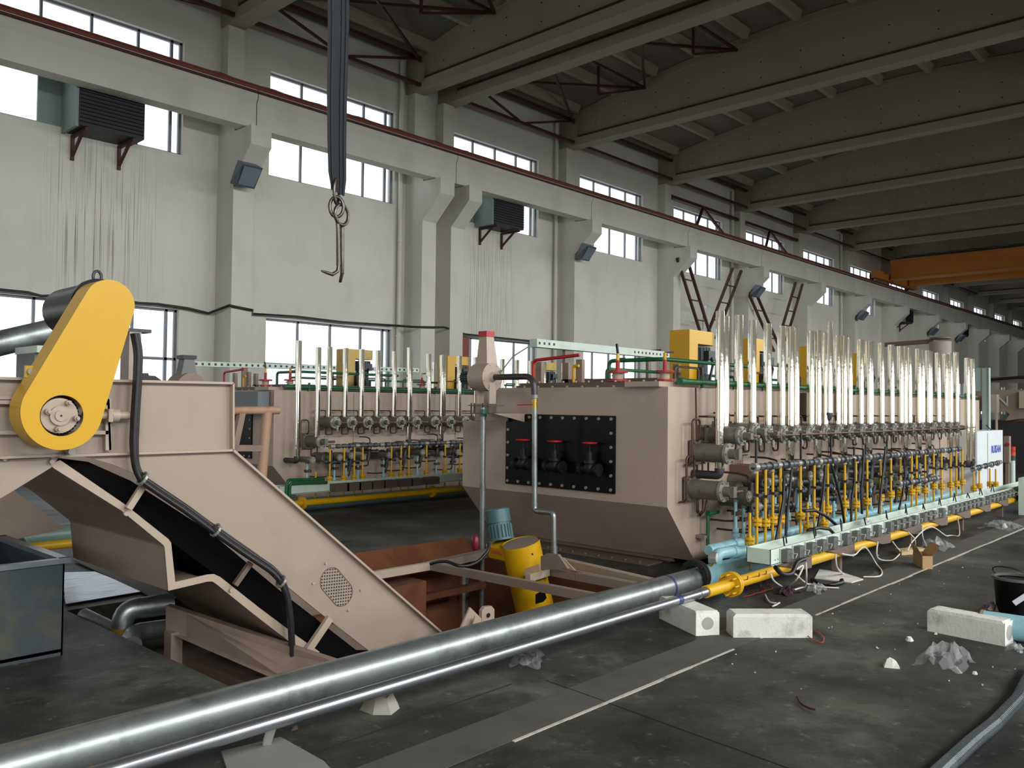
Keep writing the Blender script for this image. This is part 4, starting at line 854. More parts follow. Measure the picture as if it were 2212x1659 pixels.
# lower profile: a front bar and the sheet that runs back from it
outer = [(108, 1003), (130, 994), (270, 1090), (363, 1164), (369, 1172), (378, 1257), (448, 1241), (462, 1240), (475, 1246), (560, 1313), (640, 1373), (690, 1408)]
innr = [(114, 1010), (118, 1013), (262, 1103), (352, 1177), (355, 1182), (363, 1276), (448, 1256), (458, 1256), (466, 1261), (548, 1327), (626, 1387), (672, 1418)]
m = MB()
for i in range(len(outer)-1):
    q = [outer[i], outer[i+1], innr[i+1], innr[i]]; m.extr([V((p.x, YC-.004, p.z)) for p in [PC(*k) for k in q]], (0, .012, 0))
m.build('trough_edge_flange', TANC, cv)
m = MB(); sh = [PC(*p) for p in innr]
for i in range(len(sh)-1):
    a, b = sh[i], sh[i+1]; n = V((-(b-a).normalized().z, 0, (b-a).normalized().x))*.006
    m.hexa([V((a.x, YC, a.z)), V((b.x, YC, b.z)), V((b.x, YC2, b.z)), V((a.x, YC2, a.z)), V((a.x, YC, a.z))+n, V((b.x, YC, b.z))+n, V((b.x, YC2, b.z))+n, V((a.x, YC2, a.z))+n])
m.build('trough_sheet', TAND, cv)
m = MB(); plate(m, [(-60, 815), (498, 828), (498, 972), (945, 1363), (1080, 1482), (900, 1490), (690, 1408), (475, 1246), (380, 1262), (363, 1164), (130, 994), (-60, 996)], YC2-.012); m.build('far_side_plate', TAND, cv)
m = MB(); plate(m, [(-60, 994), (127, 987), (114, 1008), (24, 1063), (-60, 1112)]); m.build('head_plate', TANK2, cv)
m = MB(); a = PC(24, 1063, 6.6); 
m.extr([V((p.x, 6.95, p.z)) for p in [PC(x, y, 6.95) for x, y in ((-80, 1020), (20, 1052), (140, 1142), (-80, 1190))]], (0, .02, 0)); m.build('rear_support_plate', TAN, cv)
for (x0, y0, x1, y1, w_) in ((306, 1045, 272, 1098, .035), (536, 1214, 502, 1262, .03), (707, 1333, 660, 1402, .05)):
    a, b = PC(x0, y0), PC(x1, y1); a.y = b.y = YC-.03; m = MB(); m.hexa(rimhex(a, b, w_, .03)); m.build('tie_strap', TANC if w_ != .03 else BROWN, cv)
m = MB()
for x, y in ((270, 1109), (497, 1274), (112, 985), (110, 997), (147, 973), (8, 990), (18, 763+0)):
    if y == 763: continue
    a = PC(x, y); m.cyl((a.x, YC-.004, a.z), (a.x, YC-.022, a.z), .013, n=10)
m.build('bolts', TANC, cv)
# black belt with cleats in the gap, thickened so its black fills the shade
m = MB(); bl = [(140, 992), (200, 999), (292, 1040), (460, 1148), (623, 1285), (860, 1470)]; lo = [(140, 1006), (200, 1046), (290, 1104), (410, 1195), (560, 1306), (740, 1450)]
for i in range(len(bl)-1): m.extr([V((p.x, 4.86, p.z)) for p in (PC(*bl[i]), PC(*bl[i+1]), PC(*lo[i+1]), PC(*lo[i]))], (0, 1.3, 0))
m.build('belt', mat('black_belt', (9, 7, 7), .9, spec=.1), cv)
m = MB()
for i in range(0):
    for k in range(8):
        s = k/8; a = PC(*bl[i]).lerp(PC(*bl[i+1]), s); b = PC(*lo[i]).lerp(PC(*lo[i+1]), s); c = (a+b)/2; m.box((c.x-.05, 4.855, c.z-.012), (c.x+.05, 4.862, c.z+.012))

# legs and foot tank of the conveyor in the pit
m = MB(); m.hexa([(2.62, 4.3, -.5), (2.66, 4.3, -.5), (2.66, 6.6, -.5), (2.62, 6.6, -.5), (2.62, 4.3, .02), (2.66, 4.3, .02), (2.66, 6.6, .12), (2.62, 6.6, .12)]) if False else None
# drive: yellow guard, sprocket hub, motor
g = thing('drive_guard', 'big yellow rounded chain guard leaning right on the conveyor head', 'machine guard', (1.9, 4.6, 1.3))
YG = 4.55
def PG(x, y, yy=YG): return U(x, y, 'Y', yy)
ct, cb = PG(238, 657), PG(136, 889); ct = V((ct.x, 0, ct.z)); cb = V((cb.x, 0, cb.z))
rt, rb = (PG(291, 657)-PG(238, 657)).length, (PG(136, 972)-PG(136, 889)).length
ax = (ct-cb).normalized(); nx = V((ax.z, 0, -ax.x)); d_ = (ct-cb).length; sa = math.asin((rb-rt)/d_)
th_ = math.acos((rb-rt)/d_)
def stad(r0, r1, n=40):
    P = []
    for i in range(n+1):
        an = -th_+2*th_*i/n; P.append(ct+ax*(r1*math.cos(an))+nx*(r1*math.sin(an)))
    for k in range(1, 12): P.append(P[n].lerp(cb+ax*(r0*math.cos(th_))+nx*(r0*math.sin(th_)), k/12))
    for i in range(n+1):
        an = th_+(2*math.pi-2*th_)*i/n; P.append(cb+ax*(r0*math.cos(an))+nx*(r0*math.sin(an)))
    e = P[-1]
    for k in range(1, 12): P.append(e.lerp(P[0], k/12))
    return P
S_ = stad(rb, rt); hb = PG(134, 898); hc = V((hb.x, 0, hb.z)); rh = (PG(182, 898)-PG(134, 898)).length*.97
m = MB(); N = len(S_)
hole = [hc+V((math.cos(0), 0, 0))*0]*N; 
# front face as a ring of quads between outline and the round hole
import mathutils
def ang_of(p): return math.atan2(p.z-hc.z, p.x-hc.x)
hp = [hc+V((rh*math.cos(ang_of(p)), 0, rh*math.sin(ang_of(p)))) for p in S_]
fo = [V((p.x, YG, p.z)) for p in S_]; fi = [V((p.x, YG, p.z)) for p in hp]; bo = [V((p.x, YG+.17, p.z)) for p in S_]
m.add(fo+fi, [(i, (i+1) % N, N+(i+1) % N, N+i) for i in range(N)])
m.add([p+V((0, .006, 0)) for p in fo+fi], [(i, N+i, N+(i+1) % N, (i+1) % N) for i in range(N)])
m.add(fo+bo, [(i, N+i, N+(i+1) % N, (i+1) % N) for i in range(N)], True)
m.build('guard_shell', YEL, g)
m = MB(); a = PG(66, 803, 4.7); m.box((a.x-.03, 4.68, a.z-.03), (a.x+.09, 4.7, a.z+.03)); m.build('mounting_lug', YEL, g)
m = MB(); m.cyl((a.x-.01, 4.68, a.z), (a.x-.01, 4.66, a.z), .016, n=14); b = PG(148, 975, 4.75); m.cyl((b.x, 4.78, b.z), (b.x, 4.7, b.z), .018, n=14); m.build('lug_bolts', GREYL, g)
hb_ = thing('sprocket_hub', 'tan round hub with four bolts showing in the hole of the yellow guard', 'hub', (hc.x, 4.65, hc.z))
m = MB(); c = hc; m.cyl((c.x-.005, YG+.02, c.z), (c.x-.005, YG+.1, c.z), rh*.86, n=36); m.cyl((c.x-.005, YG+.004, c.z), (c.x-.005, YG+.02, c.z), rh*.48, n=30); m.cyl((c.x-.005, YG-.004, c.z), (c.x-.005, YG+.004, c.z), rh*.27, n=24); m.build('hub', TANC, hb_)
m = MB(); m.cyl((c.x-.005, YG-.006, c.z), (c.x-.005, YG-.004, c.z), rh*.05, n=10); m.build('centre_hole', BLACK, hb_)
m = MB()
for an in (1.15, 2.85, 4.45, -.2): p = c+V((rh*.68*math.cos(an), 0, rh*.68*math.sin(an))); m.cyl((p.x, YG+.02, p.z), (p.x, YG-.012, p.z), .014, n=8); m.cyl((p.x, YG-.012, p.z), (p.x, YG-.03, p.z), .008, n=8)
m.build('hub_bolts', TANC, hb_)
m = MB(); m.cyl((c.x, YG+.10, c.z), (c.x, YG+.13, c.z), rh*1.05, n=40)
for i in range(36):
    an = i*2*math.pi/36; p = c+V((rh*1.0*math.cos(an), 0, rh*1.0*math.sin(an))); m.cyl((p.x, YG+.08, p.z), (p.x, YG+.13, p.z), .008, n=6)
m.build('sprocket', mat('greasy_dark_steel', (44, 38, 38), .35, .6), hb_)
mt_ = thing('drive_motor', 'black motor behind the top of the yellow guard, with a lifting eye', 'motor', (2.1, 5.1, 2.0))
a = PG(205, 664, 4.8); m = MB(); m.cyl((a.x, 4.76, a.z), (a.x, 5.2, a.z), .135, n=26); m.cyl((a.x, 5.2, a.z), (a.x, 5.26, a.z), .125, .08, n=22); m.cyl((a.x, 4.73, a.z), (a.x, 4.76, a.z), .15, n=26); m.build('motor_body', BLACKG, mt_)
m = MB(); b = PG(210, 598, 4.85); P = [V((b.x+.022*math.cos(i*.3927), 4.85, b.z+.032*math.sin(i*.3927))) for i in range(17)]; m.tube(P, .008, 6); m.cyl((b.x, 4.85, b.z-.075), (b.x, 4.85, b.z-.03), .012); m.build('lifting_eye', DKST, mt_)
# duct, posts behind the guard
t = thing('overhead_pipe', 'grey overhead pipe resting behind the yellow guard at the far left', 'pipe', (1.5, 6.5, 1.9))
m = MB(); m.cyl(U(-60, 756, 'Y', 6.4), U(175, 700, 'Y', 6.4), .085, n=24); m.build('pipe', GALV, t)
t = thing('grey_post', 'grey squat post with pale cap under the overhead pipe', 'post', U(85, 800, 'Y', 6.0))
a = U(62, 818, 'Y', 6.0); b = U(110, 765, 'Y', 6.0); m = MB(); m.box((a.x, 5.9, a.z-.2), (b.x+.1, 6.25, b.z)); m.build('post', mat('worn_grey', (110, 112, 110), .6), t)
m = MB(); m.box((a.x-.0, 5.86, b.z), (b.x+.14, 6.28, b.z+.045)); m.build('cap', MINT, t)
a = PC(262, 825, 5.1); b = PC(290, 720, 5.1); t = thing('tan_post', 'tan square post at the right of the yellow guard carrying cables', 'post', a)
m = MB(); m.box((a.x, 5.0, a.z-.1), (b.x+.0, 5.12, b.z)); m.build('post', TAN, t)
m = MB(); c = PC(248, 712, 5.06); m.box((c.x, 5.0, c.z-.01), (b.x+.06, 5.1, c.z+.01)); m.build('top_plate', DKST, t)
t = thing('black_cap_box', 'low black box behind the conveyor rim right of the guard', 'box', U(320, 822, 'Y', 5.6)); m = MB(); m.extr([U(x, y, 'Y', 5.6) for x, y in ((300, 825), (350, 822), (335, 812), (322, 811), (320, 806), (300, 806))], (0, .2, 0)); m.build('box', BLACK, t)
# cables down the conveyor side
cb_ = thing('cable_bundle', 'bundle of thick black cables clipped down the slanted conveyor side', 'cable', PC(300, 900))
def cpts(px, yy): return [U(x, y, 'Y', yy) for x, y in px]
mainc = [(291, 720), (299, 760), (297, 820), (293, 880), (289, 960), (292, 1005), (303, 1033), (340, 1058), (400, 1098), (470, 1150), (530, 1192), (585, 1228), (606, 1250), (620, 1285), (628, 1340), (631, 1400), (632, 1450)]
for dx, dy, yy in ((-4, 2, 4.72), (4, -3, 4.74), (0, 6, 4.70)):
    m = MB(); m.tube(cpts([(x+dx*(1 if y < 1000 else .5), y+dy*(0 if y < 1000 else 1)) for x, y in mainc], yy), .0155, 10, fillet=.05); m.build('cable', CABLE, cb_)
for x, y in ((308, 1032), (466, 1143), (607, 1254)): m = MB(); a = U(x, y+2, 'Y', 4.71); m.ring(a+V((-.006, 0, .004)), a+V((.006, 0, -.004)), .043, .033, 14); m.build('cable_tie', GREYL, cb_)
t = thing('pillow_block', 'small grey pillow block with a tall pedestal on the rim behind the conveyor', 'bearing', U(403, 820, 'Y', 6.5))
m = MB(); a = U(403, 776, 'Y', 6.5); b = U(403, 822, 'Y', 6.5); m.hexa([(a.x-.09, 6.45, b.z-.1), (a.x+.09, 6.45, b.z-.1), (a.x+.09, 6.55, b.z-.1), (a.x-.09, 6.55, b.z-.1), (a.x-.04, 6.45, a.z), (a.x+.04, 6.45, a.z), (a.x+.04, 6.55, a.z), (a.x-.04, 6.55, a.z)]); m.build('pedestal', mat('worn_grey', (110, 112, 110)), t)
m = MB(); m.box((a.x-.055, 6.44, a.z), (a.x+.055, 6.56, a.z+.03)); m.build('cap', BLACK, t); m = MB(); m.cyl((a.x, 6.4, b.z-.06), (a.x, 6.6, b.z-.06), .12, n=24); m.build('drum', TAND, t)

# ---- pit contents
t = thing('quench_tank_wall', 'tan steel tank wall with leg, standing in the floor pit under the conveyor', 'tank', (2.9, 5.2, -1.7))
m = MB(); a = U(358, 1308, 'Y', 5.55); b = U(760, 1440, 'Y', 4.32)
def onl(x, y, yy): return U(x, y, 'Y', yy)
TL, TR = onl(358, 1308, 5.6), onl(755, 1440, 4.32); BL, BR = onl(358, 1365, 5.6), onl(585, 1464, 4.42)
m.extr([TL, TR, onl(700, 1500, 4.32), onl(600, 1470, 4.4), BL], (.05, .03, 0)); m.build('tank_side', TAND, t)
m = MB(); q = onl(378, 1365, 5.55); m.box((q.x-.05, 5.5, -1.6), (q.x+.03, 5.6, q.z+.01)); m.build('leg', TAND, t)
m = MB(); m.box((TL.x+.1, 4.5, -1.6), (3.3, 5.5, TL.z-.35)); m.build('inner_wall', BROWN, t)
pb = thing('elbow_pipes', 'grey pipes with rounded elbows in the pit left of the tank', 'pipe', (2.9, 6.4, -.4))
def el(px, r, nm, mt, yy=6.1):
    m = MB(); m.tube([U(x, y, 'Y', q) for x, y, q in px], r, 16, fillet=.12); m.build(nm, mt, pb)
el([(375, 1303, 6.0), (268, 1318, 6.1), (262, 1372, 6.1)], .075, 'upper_elbow_pipe', GALV)
el([(375, 1355, 6.0), (282, 1368, 6.02), (285, 1395, 5.8)], .065, 'lower_elbow_pipe', GALV)
el([(180, 1328, 6.5), (262, 1368, 6.1)], .05, 'straight_pipe', GALV)
m = MB(); a = U(264, 1354, 'Y', 6.1); b = U(263, 1368, 'Y', 6.1); m.cyl(a, b, .08, n=18); m.build('brass_band', mat('brass_band', (150, 120, 40), .4, .4), pb)
t = thing('floor_sheet', 'shiny worn steel sheet lying on the floor by the pit', 'steel sheet', U(230, 1265, 'Z', 0))
P = [U(x, y, 'Z', .012) for x, y in ((130, 1238), (205, 1236), (312, 1278), (142, 1306))]; m = MB(); m.extr(P, (0, 0, .006)); m.build('sheet', mat('scuffed_shiny_steel', (190, 194, 206), .38, .85, var=.45, scale=5, stretch=(1, 6, 1), dirt=(40, 42, 52), damt=.9, dscale=3), t)
P = [U(x, y, 'Z', .014) for x, y in ((160, 1212), (240, 1205), (425, 1288), (340, 1300), (300, 1276))]; m = MB(); m.extr(P, (0, 0, .008)); tag(m.build('cover_plate', mat('dusty_dark_plate', (88, 86, 82), .7, .1, var=.2)), 'dull grey cover plate over the pit edge behind the shiny sheet', 'cover plate')
# square tank at the left edge
t = thing('open_tank', 'dark slate open topped square tank at the left edge', 'tank', (1.5, 6.0, 0))
x0, x1, y0, y1, zt = .75, 1.945, 5.53, 6.75, .56
m = MB(); 
for a, b in (((x0, y0), (x1, y0+.01)), ((x0, y1-.01), (x1, y1)), ((x0, y0), (x0+.01, y1)), ((x1-.01, y0), (x1, y1))): m.box((a[0], a[1], 0), (b[0], b[1], zt))
m.box((x0, y0, .02), (x1, y1, .04)); m.build('tank_shell', TANKM, t)
m = MB()
for a, b in (((x0-.02, y0-.02), (x1+.03, y0+.03)), ((x0-.02, y1-.04), (x1+.03, y1)), ((x1-.03, y0), (x1+.03, y1))): m.box((a[0], a[1], zt), (b[0], b[1], zt+.03))
m.build('rim', mat('worn_rim_steel', (120, 126, 132), .35, .5, var=.3, scale=8), t)
m = MB(); m.cyl((x1, 5.75, .33), (x1+.07, 5.75, .33), .03, n=14); m.build('outlet_stub', BLACK, t)
t = thing('background_pipes', 'sage green and yellow pipes behind the square tank at the left', 'pipe', (2, 8.5, .3))
m = MB(); m.cyl(U(-60, 1175, 'Y', 8.2), U(160, 1152, 'Y', 8.2), .095, n=24); m.build('green_pipe', mat('sage_green_paint', (104, 134, 122), .4), t)
m = MB(); m.cyl(U(-60, 1195, 'Y', 8.1), U(160, 1173, 'Y', 8.1), .04, n=18); m.build('yellow_pipe', YELP, t)
m = MB(); m.tube([U(-20, 1155, 'Y', 7.4), U(30, 1155, 'Y', 7.4), U(52, 1180, 'Y', 7.2), U(55, 1200, 'Y', 7.1)], .045, 14, fillet=.1); m.tube([U(-20, 1150, 'Y', 7.6), U(10, 1150, 'Y', 7.6), U(20, 1165, 'Y', 7.4)], .04, 12, fillet=.05); m.build('grey_elbow_pipes', GALV, t)
# rusty quench tank in the pit, right half
t = thing('rusty_pit_tank', 'rusty brown open tank sunk in the pit below the mixer', 'tank', (5.2, 5.6, -1.7))
m = MB(); m.box((4.15, 6.55, -1.5), (6.3, 6.6, .03)); m.box((6.45, 4.4, -1.5), (6.5, 6.6, .0)); m.box((4.15, 4.35, -1.5), (6.5, 6.6, -1.45)); m.build('tank_walls', RUST, t)
m = MB(); m.hexa([(4.75, 6.3, -.1), (6.35, 6.3, -.1), (6.35, 6.6, .1), (4.75, 6.6, .1), (4.75, 6.28, -.07), (6.35, 6.28, -.07), (6.35, 6.58, .13), (4.75, 6.58, .13)]); m.box((4.9, 6.0, -.6), (5.3, 6.55, -.1)); m.box((4.15, 6.1, -.32), (6.2, 6.18, -.26)); m.build('tank_baffle', RUST, t)
m = MB(); m.box((5.0, 5.4, -1.4), (5.35, 5.45, -.7)); m.box((5.35, 5.4, -1.4), (5.4, 6.2, -.9)); m.build('inner_divider', RUST, t)
# pale frame across the pit
t = thing('support_gantry', 'tan steel frame lying across the pit that carries the mixer', 'frame', (5.5, 5.2, 0))
def fb(px, w_, z=.05, mt=TAND, h=.07, nm='frame_beam'):
    m = MB()
    A, B = [U(x, y, 'Z', z) for x, y in px]; m.bar(A, B, w_, h); m.build(nm, mt, t)
fb(((765, 1250), (930, 1222)), .05, mt=TANC); fb(((930, 1222), (1065, 1192)), .1)
fb(((930, 1222), (1290, 1292)), .06); fb(((1060, 1197), (1250, 1245)), .07); fb(((1190, 1208), (1440, 1266)), .08, mt=TANC); fb(((1140, 1248), (1192, 1232)), .05, mt=TANC); fb(((1195, 1235), (1395, 1272)), .06)
m = MB(); m.extr([U(x, y, 'X', 5.75) for x, y in ((1168, 1232), (1168, 1202), (1180, 1196), (1205, 1198), (1226, 1228))], (.03, 0, 0)); m.build('gusset_plate', TAND, t)
m = MB(); m.extr([U(x, y, 'X', 5.95) for x, y in ((1200, 1205), (1216, 1205), (1242, 1232), (1400, 1262), (1400, 1268), (1205, 1236))], (.012, 0, 0)); m.build('gusset_rib', TANC, t)
t = thing('gusset_bracket', 'tan pointed bracket plates standing in the pit behind the thick pipe', 'bracket', U(1020, 1340, 'Y', 4.35))
m = MB(); m.extr([U(x, y, 'Y', 4.35) for x, y in ((992, 1365), (1016, 1312), (1040, 1336), (1040, 1365))], (0, .015, 0)); m.extr([U(x, y, 'Y', 4.3) for x, y in ((1019, 1360), (1027, 1330), (1040, 1336), (1040, 1360))], (.0, .01, 0)); m.build('gusset', TANC, t)
m = MB(); m.extr([U(x, y, 'Y', 4.4) for x, y in ((1041, 1360), (1041, 1320), (1047, 1311), (1062, 1309), (1068, 1316), (1068, 1360))], (0, .03, 0)); l = m.build('lug_plate', TANC, t)
m = MB(); a = U(1055, 1329, 'Y', 4.395); m.cyl(a, a+V((0, -.004, 0)), .017, n=16); m.build('lug_hole', BLACK, l)
# mixer: yellow inclined tube with teal motor
t = thing('mixer_pump', 'yellow tilted mixer tube with a teal motor on its arm, standing in the pit', 'mixer', (5.6, 5.1, -.5))
XM = 5.8
def PM(x, y, xx=XM): return U(x, y, 'X', xx)
a, b = PM(1124, 1172), PM(1152, 1300); cam0 = V((0, 0, H)); b = cam0+(b-cam0)*1.025; b = a+(b-a)*1.3; rr = (PM(1158, 1180)-PM(1094, 1180)).length/2*.97
m = MB(); m.cyl(a, b, rr, n=36, caps=False); m.cyl(a+(b-a)*.001, b, rr-.008, n=36, caps=False); tb = m.build('yellow_tube', YEL, t)
m = MB(); dd = (b-a).normalized(); m.cyl(a+dd*.003, a+dd*.011, rr-.012, n=30); m.build('tube_interior_disc', TAND, tb)  # disc whose brown stands in for the dark inside of the open tube
# slot on the camera side near the bottom
cdir = (V((0, 0, H))-a).normalized(); side = dd.cross(cdir).normalized()
m = MB(); c = PM(1168, 1292, XM-.1); m.extr([PM(x, y, XM-rr*.8) for x, y in ((1157, 1284), (1176, 1273), (1181, 1292), (1174, 1300), (1157, 1305))], (-.003, 0, 0)); m.build('slot_opening', BLACK, tb)
m = MB(); c = PM(1150, 1197, XM-rr*1.0); m.cyl(c, c+V((-.004, -.003, 0)), .009, n=10); m.build('tube_hole', BLACK, tb)
m = MB(); m.extr([PM(x, y, XM-rr*.9) for x, y in ((1130, 1243), (1135, 1228), (1155, 1222), (1166, 1218), (1168, 1232), (1150, 1234), (1138, 1244))], (-.004, 0, 0)); m.build('scuffed_patch', mat('scuffed_pink_primer', (206, 168, 140), .6), tb)
m = MB(); top = [PM(x, y) for x, y in ((1050, 1163), (1075, 1170))]; p0, p1 = PM(1060, 1178), PM(1105, 1184)
q = dd*.11
m0 = PM(1076, 1170); m0 = m0-dd*((m0-a).dot(dd)); e1 = (m0-a).normalized(); e2 = dd.cross(e1); hp_ = []
for i in range(13): an = -math.pi/2+math.pi*i/12; hp_.append(m0+e1*(.12*math.cos(an))+e2*(.12*math.sin(an)))
hp_ += [a+e2*rr*.98, a-e2*rr*.98]
m.extr([p+dd*.012 for p in hp_], q); ar = m.build('belt_arm', YEL, t)
m = MB(); q0 = [PM(x, y, XM-.135) for x, y in ((1062, 1190), (1066, 1186), (1066, 1189), (1079, 1192), (1084, 1190), (1082, 1195), (1086, 1199), (1078, 1196), (1065, 1192.5), (1065, 1195))]; m.extr(q0, (-.003, 0, 0)); m.build('red_arrow', mat('red_stencil', (190, 60, 30), .5), ar)
m = MB(); a2, b2 = PM(1075, 1106), PM(1084, 1166); m.cyl(a2, b2, .104, n=24); d2 = (b2-a2).normalized(); m.cyl(a2-d2*.02, a2+d2*.10, .115, n=26); m.cyl(a2-d2*.035, a2-d2*.02, .088, .115, n=24)
s2 = d2.cross(V((1, 0, 0))).normalized(); u2 = d2.cross(s2)
for i in range(20): an = i*.314; o_ = (s2*math.cos(an)+u2*math.sin(an))*.107; m.bar(a2+d2*.12+o_, b2+o_, .012)
m.cyl(b2-d2*.02, b2, .12, n=20); m.build('teal_motor', TEAL, t)
m = MB(); m.tube([U(1056, 1172, 'X', 5.1), U(1056, 1188, 'X', 5.1), U(1035, 1212, 'X', 5.0), U(1015, 1222, 'X', 4.9), U(990, 1223, 'X', 4.8), U(965, 1212, 'X', 4.8), U(945, 1213, 'X', 4.8), U(930, 1218, 'X', 4.8)], .014, 8, fillet=.1); tag(m.build('mixer_cable', CABLE), 'black cable curving from the mixer along the pit frame', 'cable')
m = MB(); c = U(1026, 1172, 'X', 5.4); m.sph(c, .05, sc_=(.7, .8, 1.5)); o = m.build('red_plug', mat('dark_red_plastic', (120, 22, 40), .4), None); tag(o, 'dark red plug hanging beside the steel pipe left of the mixer', 'plug')
# ---- blower on the furnace end and its pipes
t = thing('end_blower', 'tan round blower with red capped cone on the furnace end', 'blower', (6.4, 6.35, 1.5)); XQ = 6.45
def PB(x, y, xx=XQ): return U(x, y, 'X', xx)
dc = PB(1062, 815, 6.35); db = V((dc.x+.0, dc.y+.2, dc.z)); rd = .15
m = MB(); m.cyl(dc, dc+V((0, .22, 0)), rd*.98, n=34); m.cyl(dc+V((0, -.012, 0)), dc, rd*1.0, n=34); m.cyl(dc+V((0, -.05, 0)), dc+V((0, -.012, 0)), .03, .055, n=20); dr = m.build('drum', TAN, t)
m = MB(); bolts(m, [dc+V((rd*.87*math.cos(i*.7854+.3), -.012, rd*.87*math.sin(i*.7854+.3))) for i in range(8)], (0, -1, 0), .006, .006, 6); m.build('drum_bolts', GREYL, dr)
m = MB(); a, b = PB(1052, 786), PB(1051, 728); m.hexa([(a.x-.085, a.y-.085, a.z-.05), (a.x+.085, a.y-.085, a.z-.05), (a.x+.085, a.y+.085, a.z-.05), (a.x-.085, a.y+.085, a.z-.05), (b.x-.055, b.y-.055, b.z), (b.x+.055, b.y-.055, b.z), (b.x+.055, b.y+.055, b.z), (b.x-.055, b.y+.055, b.z)]); m.build('cone', TAN, t)
m = MB(); m.box((b.x-.062, b.y-.062, b.z), (b.x+.062, b.y+.062, b.z+.06)); m.build('red_cap', RED, t)
m = MB(); m.cyl(dc+V((0, .22, 0)), dc+V((0, .25, 0)), .09, n=20); m.cyl(dc+V((0, .25, 0)), dc+V((0, .42, 0)), .065, n=20)
for i in range(16): an = i*.3927; m.bar(dc+V((.067*math.cos(an), .25, .067*math.sin(an))), dc+V((.067*math.cos(an), .42, .067*math.sin(an))), .009)
m.build('motor', MOTOR, t)
m = MB(); m.box((dc.x-.05, dc.y-.02, dc.z-.28), (dc.x+.05, dc.y+.0, dc.z-.08)); m.box((dc.x-.05, dc.y+.16, dc.z-.28), (dc.x+.05, dc.y+.2, dc.z-.05)); m.build('feet', TAN, t)
m = MB(); pz = PB(1040, 877).z; m.box((6.28, dc.y-.03, pz), (6.52, dc.y+.28, pz+.01)); m.box((6.26, dc.y-.1, pz-.085), (6.76, dc.y+.34, pz-.075)); m.build('mounting_plates', BROWN, t)
m = MB(); m.extr([(6.26, dc.y-.12, pz-.075), (6.76, dc.y-.12, pz-.075), (6.76, dc.y-.12, pz-.17)], (0, .012, 0)); m.extr([PB(x, y, 6.7) for x, y in ((1045, 893), (1096, 893), (1096, 910), (1085, 910))], (.02, 0, 0)); m.build('support_bracket', TAN, t)
for y in (-.0, .08, .2, .25): m = MB(); m.cyl((6.3, dc.y+y, pz-.075), (6.3, dc.y+y, pz+.03), .008, n=8); m.build('anchor_bolt', DKST, t)
t = thing('blower_outlet_pipe', 'steel pipe running down in front of the black hatch from the blower', 'pipe', PB(1195, 1200, 6.3)); XH = 6.35
m = MB(); m.tube([dc+V((0, -.03, 0)), V((XH, PB(1100, 815).y, dc.z)), V((XH, PB(1152, 820, XH).y, dc.z)), PB(1155, 862, XH)], .032, 16, fillet=.13); m.build('rubber_elbow', mat('dark_ribbed_hose', (64, 60, 64), .35, .2), t)
m = MB(); m.cyl(PB(1155, 853, XH), PB(1155, 861, XH), .036, n=18); m.build('clamp_band', GREYL, t)
m = MB(); m.cyl(PB(1155, 861, XH), PB(1155, 883, XH), .026, n=16); m.cyl(PB(1155, 862, XH), PB(1155, 869, XH), .031, n=8); m.cyl(PB(1155, 877, XH), PB(1155, 883, XH), .031, n=8); va = m.build('brass_valve', BRASS, t)
m = MB(); a = PB(1150, 874, XH-.03); b = PB(1118, 875, XH-.05); m.bar(a, b, .018, .012); m.build('red_lever', RED, va)
m = MB(); m.tube([PB(1155, 883, XH), PB(1155, 1104, XH), PB(1196, 1107, XH), PB(1197, 1190, XH)], .028, 16, fillet=.05); m.cyl(PB(1155, 1086, XH), PB(1155, 1092, XH), .033, n=16); m.cyl(PB(1197, 1180, XH), PB(1197, 1196, XH), .035, n=16); m.build('steel_pipe', GALV, t)
t = thing('blower_inlet_pipe', 'grey galvanised pipe running straight down into the pit left of the hatch', 'pipe', PB(1042, 1200, 6.3))
m = MB(); m.cyl(PB(1044, 880, 6.3), PB(1040, 1330, 6.3), .028, n=18); m.cyl(PB(1043, 1045, 6.3), PB(1042, 1105, 6.3), .032, n=16); m.build('pipe', GALV, t)
m = MB(); m.cyl(PB(1044, 884, 6.3), PB(1044, 900, 6.3), .034, n=16); m.build('pipe_collar', mat('green_tape', (60, 110, 96), .5), t)
m = MB(); m.tube([PB(1080, 806, 6.35), U(1108, 770, 'X', 7.2), U(1143, 748, 'X', 8)], .008, 6, fillet=.2); tag(m.build('blower_wire', GREYL), 'thin grey wire rising from the blower to the pale cable channel', 'wire')
# pale cable channels above the roofs
for px, yy, h_, l, nm in ((((1152, 741), (1452, 769)), 9.0, .13, 'pale mint cable channel running above the farther furnace toward the first guard', 0), (((412, 786), (900, 800)), 14.3, .09, 'perforated pale cable channel above the farther furnace at left', 0)):
    a, b = U(*px[0], 'Y', yy), U(*px[1], 'Y', yy); t = thing('cable_channel', l, 'cable channel', a)
    m = MB(); m.bar(a, b, .16, h_); m.build('channel', MINT, t)
    m = MB(); n = int((b-a).length/.12)
    for i in range(n):
        if h_ == .13 and 3 < i < n-12: continue
        p = a.lerp(b, (i+.5)/n); m.box((p.x-.02, yy-.085, p.z-.02), (p.x+.02, yy-.08, p.z+.02))
    m.build('slots', BLACK, t)
    for s in (.2, .8): m = MB(); p = a.lerp(b, s); m.box((p.x-.05, yy-.03, 0), (p.x+.05, yy+.03, p.z-h_/2)); m.build('post', TAND, t)
